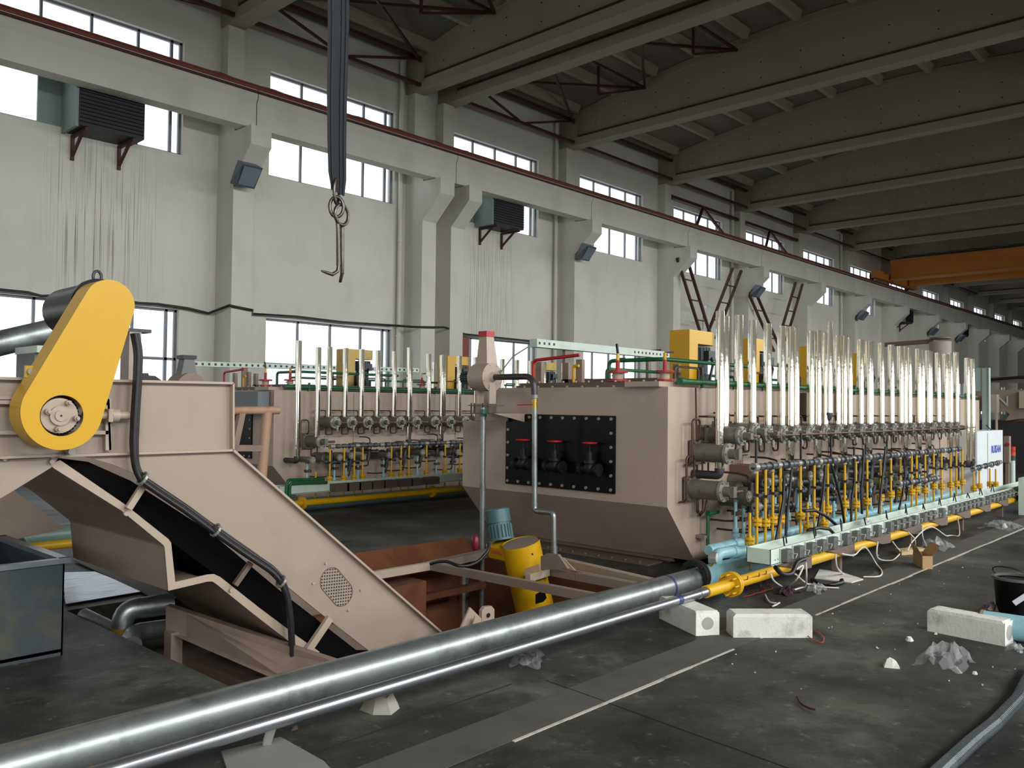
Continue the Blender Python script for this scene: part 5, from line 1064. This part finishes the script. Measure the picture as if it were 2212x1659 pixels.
# tan railing at the end of the farther furnace
t = thing('tan_railing', 'rust stained tan tube frame between the conveyor and the farther furnace', 'frame', (4.3, 7.5, 0))
m = MB(); m.cyl(U(495, 887, 'Y', 7.5), U(602, 886, 'Y', 7.5), .04, n=18); m.build('top_tube', mat('rust_stained_tan', (176, 142, 116), .6, var=.15, scale=4, dirt=(150, 76, 40), damt=.8, dscale=4), t)
m = MB(); m.cyl(U(577, 890, 'Y', 7.5), U(548, 1240, 'Y', 7.5), .05, n=18); m.build('leg', MT['rust_stained_tan'], t)
m = MB(); m.bar(U(522, 890, 'Y', 7.5), U(502, 985, 'Y', 7.5), .06); m.build('brace', TAND, t); m = MB(); m.bar(U(500, 968, 'Y', 7.5), U(566, 968, 'Y', 7.5), .06); m.build('cross_bar', TAND, t)
m = MB(); m.box((6.55, 11.2, 1.38), (6.74, 12.9, 1.72)); tag(m.build('grey_duct_box', mat('blue_grey_sheet', (112, 118, 124), .5)), 'blue grey sheet box on the end of the farther furnace', 'duct')
m = MB(); m.extr([U(x, y, 'X', 6.5) for x, y in ((622, 1050), (622, 1036), (640, 1036))], (.0, 0, .01))
t = thing('green_bend_pipes', 'two green pipes bent around the near end of the farther tray', 'pipe', (6.3, 10.1, .3))
for (a, b) in (((618, 1085), (620, 1037)), ((624, 1090), (626, 1044))):
    m = MB(); m.tube([V((U(*a, 'Y', 9.9).x, 9.9, 0)), U(*b, 'Y', 9.9), U(b[0]+80, b[1]-2, 'Y', 9.9)], .022, 10, fillet=.06); m.build('pipe', GREEN, t)
# ---- hanging sling, chain links and hook
YH = 4.0
def PH(x, y, yy=YH): return U(x, y, 'Y', yy)
sl = thing('lifting_sling', 'long dark blue webbing sling hanging down from above', 'sling', PH(730, 400))
m = MB(); L_ = [(707, -120), (708, 60), (706, 200), (707, 300), (709, 370), (716, 410)]; R_ = [(755, -120), (754, 60), (750, 200), (748, 300), (748, 390), (744, 424)]
for i in range(5):
    m.hexa([PH(*L_[i]), PH(*R_[i]), PH(*R_[i], YH+.03), PH(*L_[i], YH+.03), PH(*L_[i+1]), PH(*R_[i+1]), PH(*R_[i+1], YH+.03), PH(*L_[i+1], YH+.03)])
m.build('webbing', STRAP, sl)
m = MB()
for fr in (.2, .66, .86):
    for i in range(5):
        A, B = PH(*L_[i], YH-.006).lerp(PH(*R_[i], YH-.006), fr), PH(*L_[i+1], YH-.006).lerp(PH(*R_[i+1], YH-.006), fr)
        m.extr([A, A+V((.008, 0, 0)), B+V((.008, 0, 0)), B], (0, .008, 0))
m.build('webbing_fold', mat('dark_webbing_edge', (26, 32, 40), .8), sl)
def loop(cx, cy, rx, ry, yy0, yaw, r, n=20):
    c = PH(cx, cy); k = (PH(cx+1, cy)-c).length; P = []
    for i in range(n+1):
        an = i*2*math.pi/n; u = rx*k*math.cos(an); P.append(V((c.x+u*math.cos(yaw), c.y+yy0+u*math.sin(yaw), c.z+ry*k*math.sin(an))))
    return P
HK = mat('worn_forged_steel', (96, 90, 86), .35, .85, var=.3, scale=40)
ch = thing('chain_links', 'two forged steel links joining the sling to the hook', 'chain', PH(728, 440))
m = MB(); m.tube(loop(727, 413, 10, 22, 0, .5, .01), .009, 8); m.build('upper_link', HK, ch)
m = MB(); m.tube(loop(727, 447, 12, 18, 0, -.5, .01), .010, 8); m.build('lower_link', HK, ch)
hk = thing('double_hook', 'forged steel twin hook with ring hanging below the sling', 'hook', PH(735, 600))
m = MB(); m.tube(loop(738, 464, 17, 18, 0, .2, .01), .010, 10); m.build('ring', HK, hk)
m = MB(); m.tube([PH(728, 470), PH(731, 520), PH(732, 570), PH(729, 586), PH(718, 593), PH(706, 589), PH(694, 585)], [.0105]*5+[.009, .005], 10); m.build('left_hook', HK, hk)
m = MB(); m.tube([PH(739, 482, 4.02), PH(739, 540, 4.02), PH(739, 590, 4.02), PH(735, 608, 3.97)], [.0105, .0105, .0105, .009], 10); m.build('right_hook', HK, hk)
m = MB()
for i in range(36):
    a = PH(730.5, 486+2.5*i, YH); m.cyl(a, a+V((0, 0, .003)), .0125, n=8); a = PH(739, 490+2.9*i, 4.02); m.cyl(a, a+V((0, 0, .003)), .0125, n=8)
m.build('rod_ribs', HK, hk)

# ---- things on the floor
def block(c4, h, lab, hole=None, grp='white refractory blocks'):
    t = thing('refractory_block', lab, 'block', sum(c4, V((0, 0, 0)))/4, grp)
    ch_ = .02; a, b, c, d = c4; up = V((0, 0, h)); q = []
    m = MB(); cc = (a+b+c+d)/4
    ins = [p+(cc-p).normalized()*ch_ for p in c4]
    m.add([*c4, *[p+V((0, 0, h-ch_)) for p in c4], *[p+up for p in ins]], [(3, 2, 1, 0), (8, 9, 10, 11)]+[(i, (i+1) % 4, 4+(i+1) % 4, 4+i) for i in range(4)]+[(4+i, 4+(i+1) % 4, 8+(i+1) % 4, 8+i) for i in range(4)])
    m.build('block', REFR, t)
    if hole is not None:
        p, n, r = hole; e0, e1 = p; n2 = (e1-e0).cross(V((0, 0, 1))).normalized(); n = n2 if n2.dot(n) > 0 else -n2
        m = MB(); ctr = (e0+e1)/2+V((0, 0, h/2)); m.cyl(ctr+n*.0005, ctr+n*.003, r, n=26); m.build('round_recess', mat('shaded_refractory', (168, 166, 160), .9), t)
        m = MB(); w2 = (e1-e0)*.5*.97; m.extr([ctr-w2-V((0, 0, h*.48)), ctr+w2-V((0, 0, h*.48)), ctr+w2+V((0, 0, h*.45)), ctr-w2+V((0, 0, h*.45))], n*.0006) ; m.build('clean_end', REFR2, t)
    return t
def G(x, y, z=0): return U(x, y, 'Z', z)
e0, e1 = G(1503, 1374), G(1554, 1372); back = (G(1443, 1345)-e0); block([e0, e1, e1+back*1.35, e0+back*1.35], .165, 'white block propping the yellow pipe, round hole in its end', ((e0, e1), (e0-(e0+back)).normalized(), .042))
e0, e1 = G(1584, 1378), G(1755, 1378); bk = V((e1-e0)).cross(V((0, 0, 1))).normalized()*-.16; block([e0, e1, e1+bk, e0+bk], .16, 'white block lying broadside in the middle, no hole visible')
e0, e1 = G(2171, 1397), G(2193, 1386); fr = G(2003, 1363); e1 = e0+(e1-e0)*1.0; sd = (fr-e0); e1 = e0+V((sd.y, -sd.x, 0)).normalized()*.15*(1 if V((sd.y, -sd.x, 0)).dot(e1-e0) > 0 else -1)
block([fr, e0, e1, fr+(e1-e0)], .16, 'white block before the blue pipe offcut at the right edge, holed end', ((e0, e1), -sd.normalized(), .05))
# cardboard boxes
t = thing('cardboard_box', 'small brown cardboard box with open flaps on the floor beyond the white line', 'box', G(1998, 1226))
a = G(1993, 1228); m = MB(); s = .135
m.box((a.x-.0, a.y-.11, 0), (a.x+.19, a.y, .004))
# box rotated: build by corners
c0 = G(1993, 1229); c1 = G(2014, 1229); dx = (c1-c0); c3 = G(1973, 1218); dy_ = c3-c0; hh = .125
def quadw(p, q, z0=0, z1=hh): return [p+V((0, 0, z0)), q+V((0, 0, z0)), q+V((0, 0, z1)), p+V((0, 0, z1))]
m = MB()
for p, q in ((c0, c1), (c1, c1+dy_), (c1+dy_, c3), (c3, c0)):
    n = (q-p).cross(V((0, 0, 1))).normalized()*.004; m.extr(quadw(p, q), n)
m.extr([c0, c1, c1+dy_, c3], (0, 0, .004)); m.build('box', CARD, t)
m = MB(); m.extr([c3+V((0, 0, hh)), c0+V((0, 0, hh)), c0+V((-.02, .02, hh+.09))-dx*.3, c3+V((0, 0, hh+.09))-dx*.3], (.004, 0, 0)); m.extr([c1+V((0, 0, hh)), c1+dy_+V((0, 0, hh)), c1+dy_+dx*.8+V((0, 0, hh+.1)), c1+dx*.8+V((0, 0, hh+.1))], (.004, 0, 0)); m.build('flap', CARD, t)
m = MB(); a = G(1972, 1196); m.extr([a+V((-.2, .05, 0)), a+V((.15, -.1, 0)), a+V((.2, .0, 0)), a+V((-.1, .15, 0))], (0, 0, .05)); tag(m.build('wooden_offcut', mat('pale_wood', (190, 164, 124), .8)), 'pale wooden offcut behind the cardboard box', 'wood')
# bucket at right edge
t = thing('bucket', 'black bucket with a pale rim and label at the right edge', 'bucket', G(2196, 1310))
c = G(2196, 1325); m = MB(); m.cyl(c, c+V((0, 0, .27)), .135, .155, n=32, caps=False); m.cyl(c+V((0, 0, .005)), c+V((0, 0, .27)), .13, .15, n=32, caps=False); m.cyl(c+V((0, 0, .003)), c+V((0, 0, .006)), .13, n=30); m.build('bucket_body', BLACKG, t)
m = MB(); m.ring(c+V((0, 0, .262)), c+V((0, 0, .28)), .168, .145, 34); m.build('rim', mat('dusty_rim', (92, 92, 86), .6), t)
m = MB(); m.cyl(c+V((0, 0, .2)), c+V((0, 0, .255)), .12, n=28); m.build('contents', mat('dark_contents', (34, 34, 36), .4), t)
m = MB(); q = [U(x, y, 'Z', z) for x, y, z in ((2181, 1287, .16), (2188, 1277, .18), (2206, 1293, .10), (2199, 1301, .08))]; n = (V((0, 0, .13))+c-q[0]); dd_ = V((-1, -.35, 0)).normalized(); q = [V((c.x, c.y, 0))+(dd_*.158)+V((-dd_.y*(u), dd_.x*(u), z)) for u, z in ((.07, .17), (.045, .2), (-.05, .12), (-.025, .09))]; m.extr(q, dd_*.003); m.build('label', WHITEP, t)
m = MB(); m.tube([c+V((0, 0, .28))+V((.16*math.cos(i*.35+1.3), .16*math.sin(i*.35+1.3), .09*math.sin(i*.35))) for i in range(10)], .005, 6); m.build('handle', BLACK, t)
# blue pipe offcut
a = G(2122, 1340, .075); b = a+V((.62, -.62, 0)).normalized()*1.0
t = thing('blue_pipe_offcut', 'light blue pipe offcut behind the white block at the right edge', 'pipe', V((a.x, a.y, 0)))
a = U(2120, 1345, 'Z', .09); b = U(2300, 1372, 'Z', .09); m = MB(); m.cyl(a, b, .085, n=28, caps=False); m.cyl(a, b, .078, n=28, caps=False); m.build('pipe', BLUE, t); m = MB(); m.ring(a-(b-a).normalized()*.002, a+(b-a).normalized()*.02, .088, .079, 28); m.build('cut_end', mat('raw_cut_edge', (150, 140, 110), .6), t)
# corrugated hose bottom right
m = MB(); P = [G(x, y, .03) for x, y in ((2005, 1690), (2050, 1648), (2100, 1602), (2150, 1562), (2200, 1510), (2235, 1440))]; m.tube(P, .028, 14)
Q = []
for i in range(len(P)-1):
    for k in range(26): Q.append(P[i].lerp(P[i+1], k/26))
for i in range(0, len(Q)-1): m.ring(Q[i], Q[i]+(Q[i+1]-Q[i]).normalized()*.007, .0335, .026, 12)
tag(m.build('corrugated_hose', mat('worn_grey_hose', (92, 100, 102), .45, .3, var=.2, scale=30)), 'grey ribbed hose crossing the bottom right corner', 'hose')
# plastic sheets, chips, debris
def crumple(c, rx, ry, h, lab, nm, mt, n=9, seed=1, rot=0):
    rr_ = random.Random(seed); m = MB(); vs = []
    for j in range(n+1):
        for i in range(n+1):
            u, v = i/n*2-1, j/n*2-1; f = max(0, 1-(u*u+v*v)*.6); x = u*rx*(1+rr_.uniform(-.15, .15)); y = v*ry*(1+rr_.uniform(-.15, .15))
            vs.append(c+V((x*math.cos(rot)-y*math.sin(rot), x*math.sin(rot)+y*math.cos(rot), .004+h*f*rr_.uniform(.1, 1))))
    m.add(vs, [(j*(n+1)+i, j*(n+1)+i+1, (j+1)*(n+1)+i+1, (j+1)*(n+1)+i) for j in range(n) for i in range(n)])
    return tag(m.build(nm, mt), lab, 'plastic sheet' if mt is FILM else 'debris')
crumple(G(2040, 1435), .16, .13, .16, 'crumpled clear plastic film right of the white chips', 'plastic_film', FILM, seed=3)
crumple(G(1140, 1425), .17, .09, .06, 'crumpled clear plastic film beside the thin steel pipe', 'plastic_film', FILM, seed=5, rot=.6)
crumple(G(2165, 1140), .35, .2, .12, 'clear plastic film on the floor far right beyond the white line', 'plastic_film', FILM, seed=8)
crumple(G(2025, 1185), .2, .15, .14, 'clear plastic bag behind the cardboard box', 'plastic_film', FILM, seed=9)
crumple(G(1765, 1278), .12, .07, .08, 'small clear plastic bag near the dark lump', 'plastic_film', FILM, seed=10)
crumple(U(1868, 1128, 'Y', 3.3)-V((0, 0, .05)), .16, .06, .13, 'clear plastic film draped over the mint tray', 'plastic_film', FILM, seed=12)
crumple(G(1700, 1282), .11, .07, .07, 'dark maroon lump of cloth under the white cables', 'dark_cloth', mat('dark_maroon_cloth', (54, 28, 40), .9), seed=13)
crumple(G(2150, 1318, 0), .14, .08, .08, 'dark crumpled paper behind the right white block', 'dark_paper', BROWN, seed=14)
crumple(G(2192, 1405), .06, .05, .06, 'pale crumpled scrap below the right white block', 'paper_scrap', FILM, seed=15)
def chip(x, y, s, lab, seed, mt=REFR, nm='refractory_chip', cat='debris'):
    rr_ = random.Random(seed); m = MB(); c = G(x, y); n = 7
    bt = [c+V((s*math.cos(i*6.283/n)*rr_.uniform(.6, 1.2), s*math.sin(i*6.283/n)*rr_.uniform(.6, 1.2), 0)) for i in range(n)]
    tp = [c+(p-c)*.6+V((0, 0, s*rr_.uniform(.5, .9))) for p in bt]
    m.add(bt+tp, [tuple(range(n)), tuple(reversed(range(n, 2*n)))]+[(i, n+i, n+(i+1) % n, (i+1) % n) for i in range(n)]); return tag(m.build(nm, mt), lab, cat)
chip(1927, 1440, .06, 'white broken chip left of the plastic film, biggest chip', 1)
chip(1966, 1384, .03, 'oval white chip left of the right white block', 2)
chip(2105, 1456, .02, 'small white chip right of the plastic film', 3)
chip(2022, 1370, .015, 'tiny white chip near the corner of the right white block', 4)
chip(636, 1575, .022, 'small brown clod near the thin steel pipe', 5, BROWN, 'dirt_clod')
chip(820, 1530, .11, 'flat grey concrete lump behind the thin steel pipe', 6, CONC, 'concrete_lump')
for i in range(46):
    x, y = R.uniform(1580, 2200), R.uniform(1180, 1500)
    if 1570 < x < 1770 and 1300 < y < 1390 or 1990 < x < 2200 and 1290 < y < 1410: continue
    p = G(x, y); 
    if i == 0: MD = MB()
    MD.box((p.x, p.y, 0), (p.x+R.uniform(.003, .012), p.y+R.uniform(.003, .01), R.uniform(.003, .008)))
o = MD.build('floor_crumbs', REFR); tag(o, 'scattered small white crumbs and chips over the floor', 'debris', None, 'stuff')
m = MB(); m.bar(G(1180, 1470), G(1760, 1680), .006, .004); struct(m, 'trim_32', mat('dark_crack', (26, 24, 22), .9))
m = MB(); m.bar(G(1240, 1290), G(1560, 1240), .001, .001) if False else m.bar(G(640, 1640), G(1105, 1478), .008, .004); struct(m, 'trim_33', MT['dark_crack'])
# white joint line, repaired strip, slab
m = MB(); xs = 2.9
while xs < 13:
    L2 = R.uniform(.2, .7); 
    if R.random() < .82: m.box((xs, 2.655+R.uniform(-.006, .006), 0), (xs+L2, 2.675+R.uniform(-.003, .006), .003))
    xs += L2
o = struct(m, 'trim_30', mat('chalky_joint_filler', (196, 190, 178), .9, var=.2, scale=20, dirt=(70, 68, 64), damt=.8, dscale=6))
m = MB(); m.box((-3, 2.675, 0), (40, 2.95, .002)); struct(m, 'trim_31', mat('dusty_repair_strip', (82, 80, 75), .85, var=.3, scale=3, dirt=(62, 60, 56), damt=.7, dscale=4))
P = [G(x, y, .0) for x, y in ((478, 1628), (606, 1597), (700, 1650), (760, 1720), (520, 1760))]; m = MB(); m.extr(P, (0, 0, .012)); tag(m.build('concrete_slab', mat('pale_concrete_slab', (128, 130, 124), .85, var=.12)), 'pale concrete slab piece at the bottom left in front of the thin pipe', 'slab')
P = [G(x, y, .0) for x, y in ((380, 1700), (470, 1615), (606, 1597), (612, 1570), (480, 1590), (350, 1640))]
m = MB(); m.bar(U(575, 1610, 'Z', .0), U(588, 1568, 'Z', .17), .035, .02); tag(m.build('pale_prop', REFR), 'short pale prop standing under the thin steel pipe', 'prop')
m = MB(); P = [G(x, y, .0) for x, y in ((1770, 1232), (1812, 1236), (1865, 1253), (1840, 1260), (1760, 1250))]; m.extr(P, (0, 0, .01)); tag(m.build('white_board_offcut', REFR), 'flat white board on the floor below the tray', 'board')
m = MB(); m.tube([G(1755, 1252, .01), G(1770, 1264, .02), G(1800, 1263, .02), G(1820, 1258, .02), G(1818, 1252, .04)], .02, 8); tag(m.build('black_hose_offcut', BLACK), 'curved black hose offcut on the floor below the tray', 'hose')

# ---- far end: cabinet, column and machines
def text(s, size, M_, mt, name, parent, th=.004):
    cu = bpy.data.curves.new(name, 'FONT'); cu.body = s; cu.size = size; cu.extrude = th; cu.offset = size*.008
    o = bpy.data.objects.new(name, cu); col.objects.link(o); dg = bpy.context.evaluated_depsgraph_get(); me = bpy.data.meshes.new_from_object(o.evaluated_get(dg))
    me.materials.clear(); me.materials.append(mt); bpy.data.objects.remove(o); me.transform(M_)
    me.transform(Matrix.Translation(-WP[parent.name])); me.name = name
    o = bpy.data.objects.new(name, me); col.objects.link(o); o.parent = parent; WP[o.name] = WP[parent.name]; return o
XQ2 = 17.6
def PF(x, y, xx): return U(x, y, 'X', xx)
a, b = PF(2128, 932, 18.6), PF(2166, 1012, 18.6); t = thing('control_cabinet', 'white control cabinet with blue lettering at the far end of the tray', 'cabinet', (16.8, 4.3, .1))
yb, ya = b.y, PF(2085, 932, 18.6).y
m = MB(); m.box((15.95, 4.0, .1), (17.66, 4.28, 1.2)); m.build('cabinet', WHITEP, t)
c = PF(2138, 973, 18.59); Mx = Matrix.Translation((16.85, 3.998, .80)) @ Matrix.Rotation(math.radians(90), 4, 'X')
tt = text('RUISAN', .19, Mx, BLUEL, 'blue_lettering', t)
m = MB(); m.box((16.6, 3.993, .13), (16.61, 4.0, 1.16)); m.build('door_seam', GREYL, t)
t = thing('grey_channel_post', 'tall pale green grey sheet post beyond the last stacks', 'post', (17.4, 4.2, 0)); a, b = PF(2112, 795, 17.4), PF(2136, 1040, 17.4)
m = MB(); m.box((17.4, b.y, .1), (17.5, PF(2121, 795, 17.4).y, a.z)); m.box((17.38, b.y-.012, .1), (17.5, b.y, a.z)); m.build('post', mat('pale_green_sheet', (150, 166, 158), .5), t)
m = MB(); q = PF(2112, 845, 17.4); m.box((17.42, PF(2121, 800, 17.4).y, q.z), (17.5, PF(2106, 800, 17.4).y, a.z)); m.build('top_plate', MT['pale_green_sheet'], t)
m = MB(); m.tube([PF(2130, 918, 17.3), PF(2142, 930, 17.3), PF(2136, 975, 17.3), PF(2140, 1000, 17.3)], .012, 6); tag(m.build('cabinet_cable', CABLE), 'thin black cable hanging in front of the white cabinet', 'cable')
t = thing('signal_lamp', 'red and green stack light on a pale pole at the far right', 'signal lamp', PF(2186, 1040, 19.5))
c = PF(2187, 985, 19.5)
for k, (z0, z1, mt) in enumerate(((.09, .19, mat('red_lens', (190, 40, 36), .3)), (0, .085, mat('orange_red_lens', (200, 70, 40), .3)), (-.09, -.005, mat('dark_green_lens', (24, 84, 52), .3)))):
    m = MB(); m.cyl((c.x, c.y, c.z+z0), (c.x, c.y, c.z+z1), .055, n=18); m.build(['red_lens', 'amber_lens', 'green_lens'][k], mt, t)
m = MB(); m.cyl((c.x, c.y, .0), (c.x, c.y, c.z-.09), .05, n=16); m.build('pole', MINT, t)
t = thing('panel_box', 'small tan push button panel beside the white cabinet', 'panel', PF(2176, 1000, 19.2)); a, b = PF(2168, 942, 19.2), PF(2180, 1000, 19.2); m = MB(); m.box((19.2, b.y, b.z), (19.35, a.y, a.z)); m.box((19.24, (a.y+b.y)/2-.03, 0), (19.3, (a.y+b.y)/2+.03, b.z)); m.build('box', TAND, t)
m = MB(); q = PF(2177, 960, 19.19); m.cyl(q, q+V((-.03, 0, 0)), .035); m.build('red_button', RED, t)
t = thing('loading_machine', 'tan machine with a pale letter on its side at the far right', 'machine', (24, 5, 0)); XL = 24
m = MB(); m.extr([PF(x, y, XL) for x, y in ((2100, 842), (2240, 842), (2240, 876), (2200, 905), (2172, 909), (2180, 895), (2175, 890), (2100, 888))], (.9, 0, 0)); m.build('hopper_side', TAND, t)
m = MB(); m.extr([PF(x, y, XL-.3) for x, y in ((2128, 851), (2153, 852), (2153, 891), (2128, 891))], (.25, 0, 0)); m.box((XL-.3, PF(2153, 891, XL-.3).y, .2), (XL-.2, PF(2150, 891, XL-.3).y, PF(2153, 891, XL-.3).z)); m.build('front_box', TAN, t)
m = MB(); m.extr([PF(x, y, XL-.1) for x, y in ((2201, 845), (2212, 845), (2240, 845), (2240, 882), (2201, 882))], (.1, 0, 0)); m.build('end_frame', TANC, t)
c = PF(2153, 877, XL-.02); Mx = Matrix.Translation((XL-.02, c.y, c.z)) @ Matrix.Rotation(math.radians(-90), 4, 'Z') @ Matrix.Rotation(math.radians(90), 4, 'X'); text('N', .36, Mx, WHL, 'pale_lettering', t)
m = MB(); m.box((24.1, 2.5, 0), (28, 6.5, 1.3)); m.build('machine_base', mat('dark_machine', (40, 36, 36), .7), t)
t = thing('far_gantry', 'brown horizontal beams crossing behind the far machines', 'frame', (30, 6, 1.5)); m = MB()
m.bar(PF(2090, 818, 30), PF(2260, 822, 30), .22, .2); m.build('beam', mat('mauve_brown_beam', (120, 108, 104), .6), t); m = MB(); m.tube([PF(2090, 817, 29.6), PF(2140, 820, 29.6), PF(2200, 815, 29.6), PF(2260, 818, 29.6)], .05, 6); m.build('hose', CABLE, t)
for y in (3.4, 9.5): m = MB(); m.box((29.9, y, 0), (30.1, y+.2, 2.9)); m.build('post', BROWN, t)
t = thing('octagonal_hood', 'pale octagonal chimney hood rising beyond the stacks', 'hood', (24, 6.3, 1.7)); c = PF(2031, 770, 26); m = MB(); m.cyl((26, c.y, 0), (26, c.y, c.z+.42), .3, n=8); m.build('hood', mat('pale_hood', (160, 146, 134), .7), t)
m = MB(); m.cyl((26, c.y, c.z+.5), (26, c.y, c.z+.54), .28, n=24); m.build('rain_cap', BROWN, t); m = MB(); m.bar(PF(1910, 745, 26), PF(2015, 737, 26), .12); m.build('side_pipe', BROWN, t)
t = thing('stacked_coil_rack', 'dark machines and stock beyond the far machine, low at right', 'machine', (36, 5, 0)); m = MB(); m.box((36, .5, 0), (60, 8, 2.0)); m.box((34, 1, 0), (36, 7, 1.2)); m.build('dark_stock', mat('dark_stock', (34, 34, 36), .8), t)
a = G(2200, 1112); m = MB(); m.box((a.x, a.y-.6, 0), (a.x+.9, a.y, .55)); tag(m.build('mint_cabinet', MINT), 'pale mint cabinet low at the right edge beyond the tray', 'cabinet')
